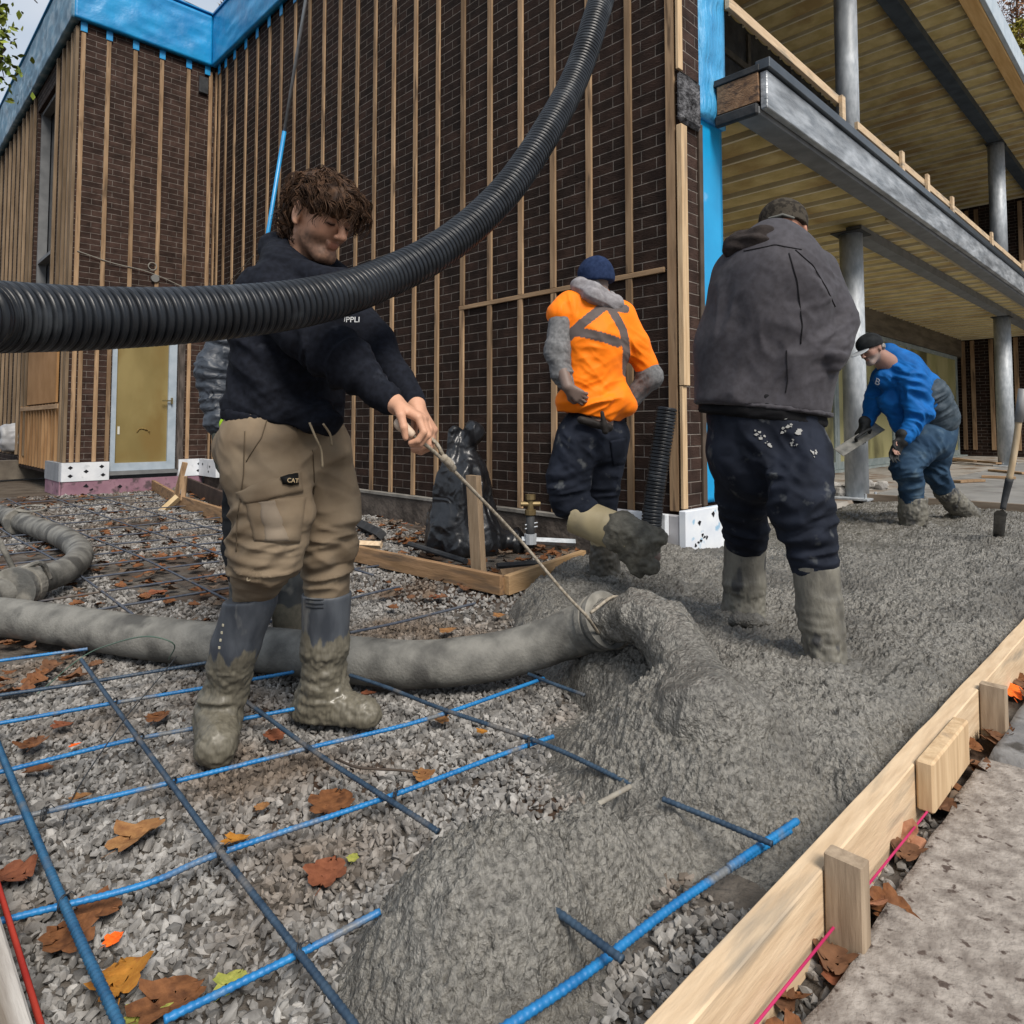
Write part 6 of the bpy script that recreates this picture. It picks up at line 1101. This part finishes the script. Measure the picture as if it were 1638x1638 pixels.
TJ4 = bvh(jn4); spl = mat('dried_cement_splash', (.30, .30, .29), rough=.9)
for k, (x, y, r_) in enumerate(((1262, 690, 10), (1215, 700, 11), (1253, 664, 5), (1272, 708, 6), (1230, 712, 4), (1302, 725, 4), (1340, 740, 3), (1278, 690, 5))):
    mb = MB()
    for j in range(7):
        h, n = hit(TJ4, x + RNG.normal() * r_ * .6, y + RNG.normal() * r_ * .6)
        if h is None: continue
        a_ = nrm(np.cross(n, ZU)); b_ = np.cross(n, a_); t0 = np.linspace(0, 2 * np.pi, 8, endpoint=False); q_ = RNG.uniform(.002, .007); rr2 = q_ * RNG.uniform(.5, 1.3, 8); e_ = RNG.uniform(.6, 2)
        mb.add([h + n * .0045 + a_ * rr2[i] * math.cos(t0[i]) * e_ + b_ * rr2[i] * math.sin(t0[i]) for i in range(8)] + [h - n * .002], [tuple(range(8))] + [(i, (i + 1) % 8, 8) for i in range(8)])
    if mb.v: obj('cement_splash', np.array(mb.v), mb.f, spl, jn4)
M_b4 = mat('muddy_grey_boot', (.085, .08, .068), (.18, .17, .14), .55, 9, (2, 2, .8), bump=.5, bscale=50, bdist=.006, c3=(.045, .045, .045), s3=8, lo3=.56, hi3=.64)
for P, R_ in (([W(1192, 866, 3.06), W(1190, 930, 3.07), W(1190, 985, 3.08), W(1188, 1000, 3.2)], (.092, .088, .092, .06)), ([W(1304, 900, 2.52), W(1312, 980, 2.5), W(1322, 1062, 2.47), W(1330, 1075, 2.58)], (.084, .078, .066, .06))):
    solid('boot', [rc(P[i], P[i + 1], R_[i], R_[i + 1], .02) for i in range(3)], .0075, M_b4, m4, clips=[(P[0], ZU)], folds=[(P[1], .09, ZU, 16, .006)], disp=lumpy(.3, .004), it=1)

# ---------------------------------------------------------------- the man in the blue jacket
f5 = nrm(-CR * .88 - _fw * .35); hc5 = W(1393, 558, 5.84); h5f = nrm(f5 - ZU * .42); HP, Pl5, _r = head_prims(hc5, h5f, ZU - CR * .35, 1.06, 1.05)
nw5 = W(1444, 702, 5.62); fw5 = W(1384, 678, 6.05)
BP = [rc(W(1492, 680, 5.98), W(1440, 600, 5.92), .14, .15, .05), rc(W(1436, 592, 5.92), Pl5(-.03, 0, -.06), .13, .065, .05)] + HP + limb(W(1455, 605, 5.78), W(1474, 665, 5.66), nw5, (.05, .042, .032)) + limb(W(1415, 605, 6.05), W(1396, 650, 6.1), fw5, (.05, .042, .032)) \
    + hand_prims(nw5, -CR * .6 - ZU * .8, CR * .3 - _fw, -CR, 1., (.3, .5, .5)) + hand_prims(fw5, -CR * .5 - ZU * .7, CR, _fw, 1.) + limb(W(1480, 700, 5.88), W(1450, 750, 5.81), W(1460, 825, 5.86), (.08, .05, .04)) + limb(W(1500, 700, 6.1), W(1496, 757, 6.2), W(1540, 814, 6.33), (.08, .05, .04))
m5 = tag(solid('person', BP, .009, SKIN, None, it=0, colf=lambda V, N: head_col(V, hc5, h5f, ZU - CR * .35, 1.06, (.30, .17, .13), .8, True)), 'older man in bright blue jacket and black cap bending over with a steel trowel', 'person')
M_bj = mat('bright_blue_nylon', (.003, .075, .26), (.006, .115, .38), .68, 8, wrinkle=(7, .03), bump=.15, bscale=80, bdist=.003)
jb = solid('jacket', [rc(W(1498, 672, 5.98), W(1470, 632, 5.96), .185, .205, .05, f5, .95), rc(W(1470, 632, 5.96), W(1442, 590, 5.92), .205, .165, .06), rc(W(1442, 590, 5.92), W(1422, 565, 5.9), .15, .09, .05), rc(W(1424, 592, 5.88), W(1414, 606, 5.88), .075, .09, .05), rc(W(1454, 602, 5.78), W(1474, 660, 5.67), .13, .10, .05), rc(W(1474, 660, 5.67), W(1447, 700, 5.63), .095, .062, .03), rc(W(1412, 603, 6.03), W(1397, 650, 6.08), .10, .08, .05), rc(W(1397, 650, 6.08), W(1387, 676, 6.06), .075, .055, .03), rc(W(1425, 640, 5.9), W(1445, 680, 5.88), .10, .09, .06)], .0095, M_bj, m5,
    clips=[(W(1497, 682, 5.98), nrm(W(1500, 690, 5.98) - W(1470, 632, 5.96)))], folds=[(W(1465, 640, 5.6), .24, ZU + .5 * CR, 10, .016), (W(1470, 670, 5.55), .15, CR + .6 * ZU, 14, .013), (W(1500, 650, 5.8), .2, ZU - .7 * CR, 13, .014), (W(1395, 640, 6), .14, ZU, 16, .010), (W(1440, 600, 5.75), .14, ZU + CR, 12, .01)], amp=.006, freq=7, it=1, seed=41)
h, n = hit(bvh(jb), 1404, 611)
if h is not None: text('chest_print', 'B', h + n * .004, n, CR, .085, mat('white_print', (.62, .64, .66)), jb)
solid('panel', [rc(W(1500, 668, 5.93), W(1484, 632, 5.88), .17, .17, .04)], .01, mat('grey_side_panel', (.03, .045, .06), (.06, .08, .10), .6, 20), m5, folds=[(W(1495, 650, 5.75), .2, ZU - .6 * CR, 22, .010)])
face_hair(Pl5, m5, mat('grey_brow_hair', (.2, .19, .18), rough=.7))
bl_g = mat('black_glove', (.012, .013, .014), (.03, .032, .034), .7, 20)
solid('glove', hand_prims(nw5, -CR * .55 - ZU * .85, CR * .3 - _fw, -CR, 1.35, (.25, .4, .4)) + [rc(nw5 + (0, 0, .03), nw5 - (0, 0, .02), .055, .045, .02)], .008, bl_g, m5); solid('glove', hand_prims(fw5, -CR * .5 - ZU * .7, CR, _fw, 1.3, (.6, .9, .6)) + [rc(fw5 + (0, 0, .02), fw5 - (0, 0, .03), .055, .045, .02)], .008, bl_g, m5)
cp = solid('cap', [el(Pl5(-.005, 0, .048), (.118, .098, .085), h5f, ZU - CR * .3, .02), rc(Pl5(-.01, 0, .01), Pl5(-.01, 0, .03), .098, .098, .02)], .007, mat('black_cap', (.008, .009, .010), (.018, .02, .022), .8, 20), m5, clips=[(Pl5(0, 0, .012), -(ZU - CR * .35))], amp=.002)
solid('cap_brim', [el(Pl5(.125, 0, .014), (.085, .075, .007), h5f - ZU * .12, ZU - CR * .3, .01)], .0045, mat('pale_brim', (.34, .36, .38), rough=.7), cp)
solid('hair', [el(Pl5(-.06, 0, -.01), (.05, .088, .045), h5f, ZU - CR * .3, .02)], .006, mat('grey_hair', (.16, .15, .145), (.30, .29, .28), .7, 60, bump=.6), m5, disp=lambda V: .006 * noise(V * 60, 5))
M_lj = mat('blue_denim', (.014, .035, .07), (.038, .075, .125), .85, 7, wrinkle=(7, .025), bump=.2, bscale=200, bdist=.002, c3=(.08, .12, .16), s3=7, lo3=.56, hi3=.7)
solid('jeans', [rc(W(1497, 682, 5.98), W(1490, 705, 5.96), .172, .18, .05), rc(W(1482, 702, 5.88), W(1450, 745, 5.80), .15, .118, .05), rc(W(1450, 745, 5.80), W(1459, 797, 5.85), .115, .095, .04), rc(W(1502, 702, 6.08), W(1495, 752, 6.18), .14, .11, .05), rc(W(1495, 752, 6.18), W(1510, 780, 6.25), .11, .09, .04)], .0098, M_lj, m5,
    folds=[(W(1452, 760, 5.7), .2, ZU - .2 * CR, 13, .015), (W(1480, 715, 5.75), .16, ZU + CR, 10, .01), (W(1495, 765, 6.1), .14, ZU + .5 * CR, 14, .013)], amp=.006, seed=44)
for P, R_ in (([W(1460, 795, 5.86), W(1461, 820, 5.86), W(1461, 842, 5.86)], (.108, .112, .105)), ([W(1508, 782, 6.25), W(1530, 806, 6.31), W(1552, 824, 6.36)], (.092, .098, .09))): solid('boot', [rc(P[i], P[i + 1], R_[i], R_[i + 1], .02) for i in range(2)], .0098, M_b4, m5, clips=[(P[0], -nrm(P[1] - P[0]))], disp=lumpy(.5, .006), it=1)
tw = thing('trowel', W(1375, 700, 6.0), 'steel finishing trowel in the gloved hand of the man in the blue jacket', 'trowel')
ta = W(1341, 724, 5.95); tb_ = W(1408, 682, 6.0); dv = nrm(tb_ - ta); nv_ = nrm(-CF * .55 + ZU * .75); nv_ = nrm(nv_ - dv * (nv_ @ dv)); sv_ = np.cross(nv_, dv)
obj('blade', *(lambda b: (np.array(b.v), b.f))(MB().bbox((0, -.055, -.003), (np.linalg.norm(tb_ - ta), .055, .003), .002, ta, [dv, sv_, nv_])), mat('cement_smeared_blade', (.12, .12, .11), (.24, .235, .215), .4, 15, metal=.4), tw)
sg = 1 if nv_[2] > 0 else -1; hm_ = (ta + tb_) / 2 + dv * .04
obj('handle', *(lambda b: (np.array(b.v), b.f))(MB().tube(spline([hm_ - dv * .07, hm_ - dv * .07 + sg * nv_ * .05, hm_ + dv * .07 + sg * nv_ * .05, hm_ + dv * .07], 20)[0], .013, 8)), bl_g, tw, True)
# cement pushed up round the boots
cl = []
for (c_, r_) in ((W(1190, 975, 3.08), .10), (W(1322, 1052, 2.47), .085), (W(967, 918, 3.86), .12), (W(1461, 836, 5.86), .14), (W(1550, 824, 6.36), .16)):
    z0 = .145; pr__ = []
    for k in range(9): a_ = k * .7 + RNG.uniform(-.2, .2); q = V3(c_[0] + r_ * 1.0 * math.cos(a_), c_[1] + r_ * 1.0 * math.sin(a_), z0 + RNG.uniform(-.03, .0)); pr__.append(el(q, (RNG.uniform(.03, .055), RNG.uniform(.03, .05), RNG.uniform(.02, .035)), k=.03))
    o = solid('cement_ridge', pr__, .009, M_conc, None, disp=lambda V: .008 * noise(V * 40, 7) + .005 * noise(V * 90, 8)); tag(o, kind='stuff')
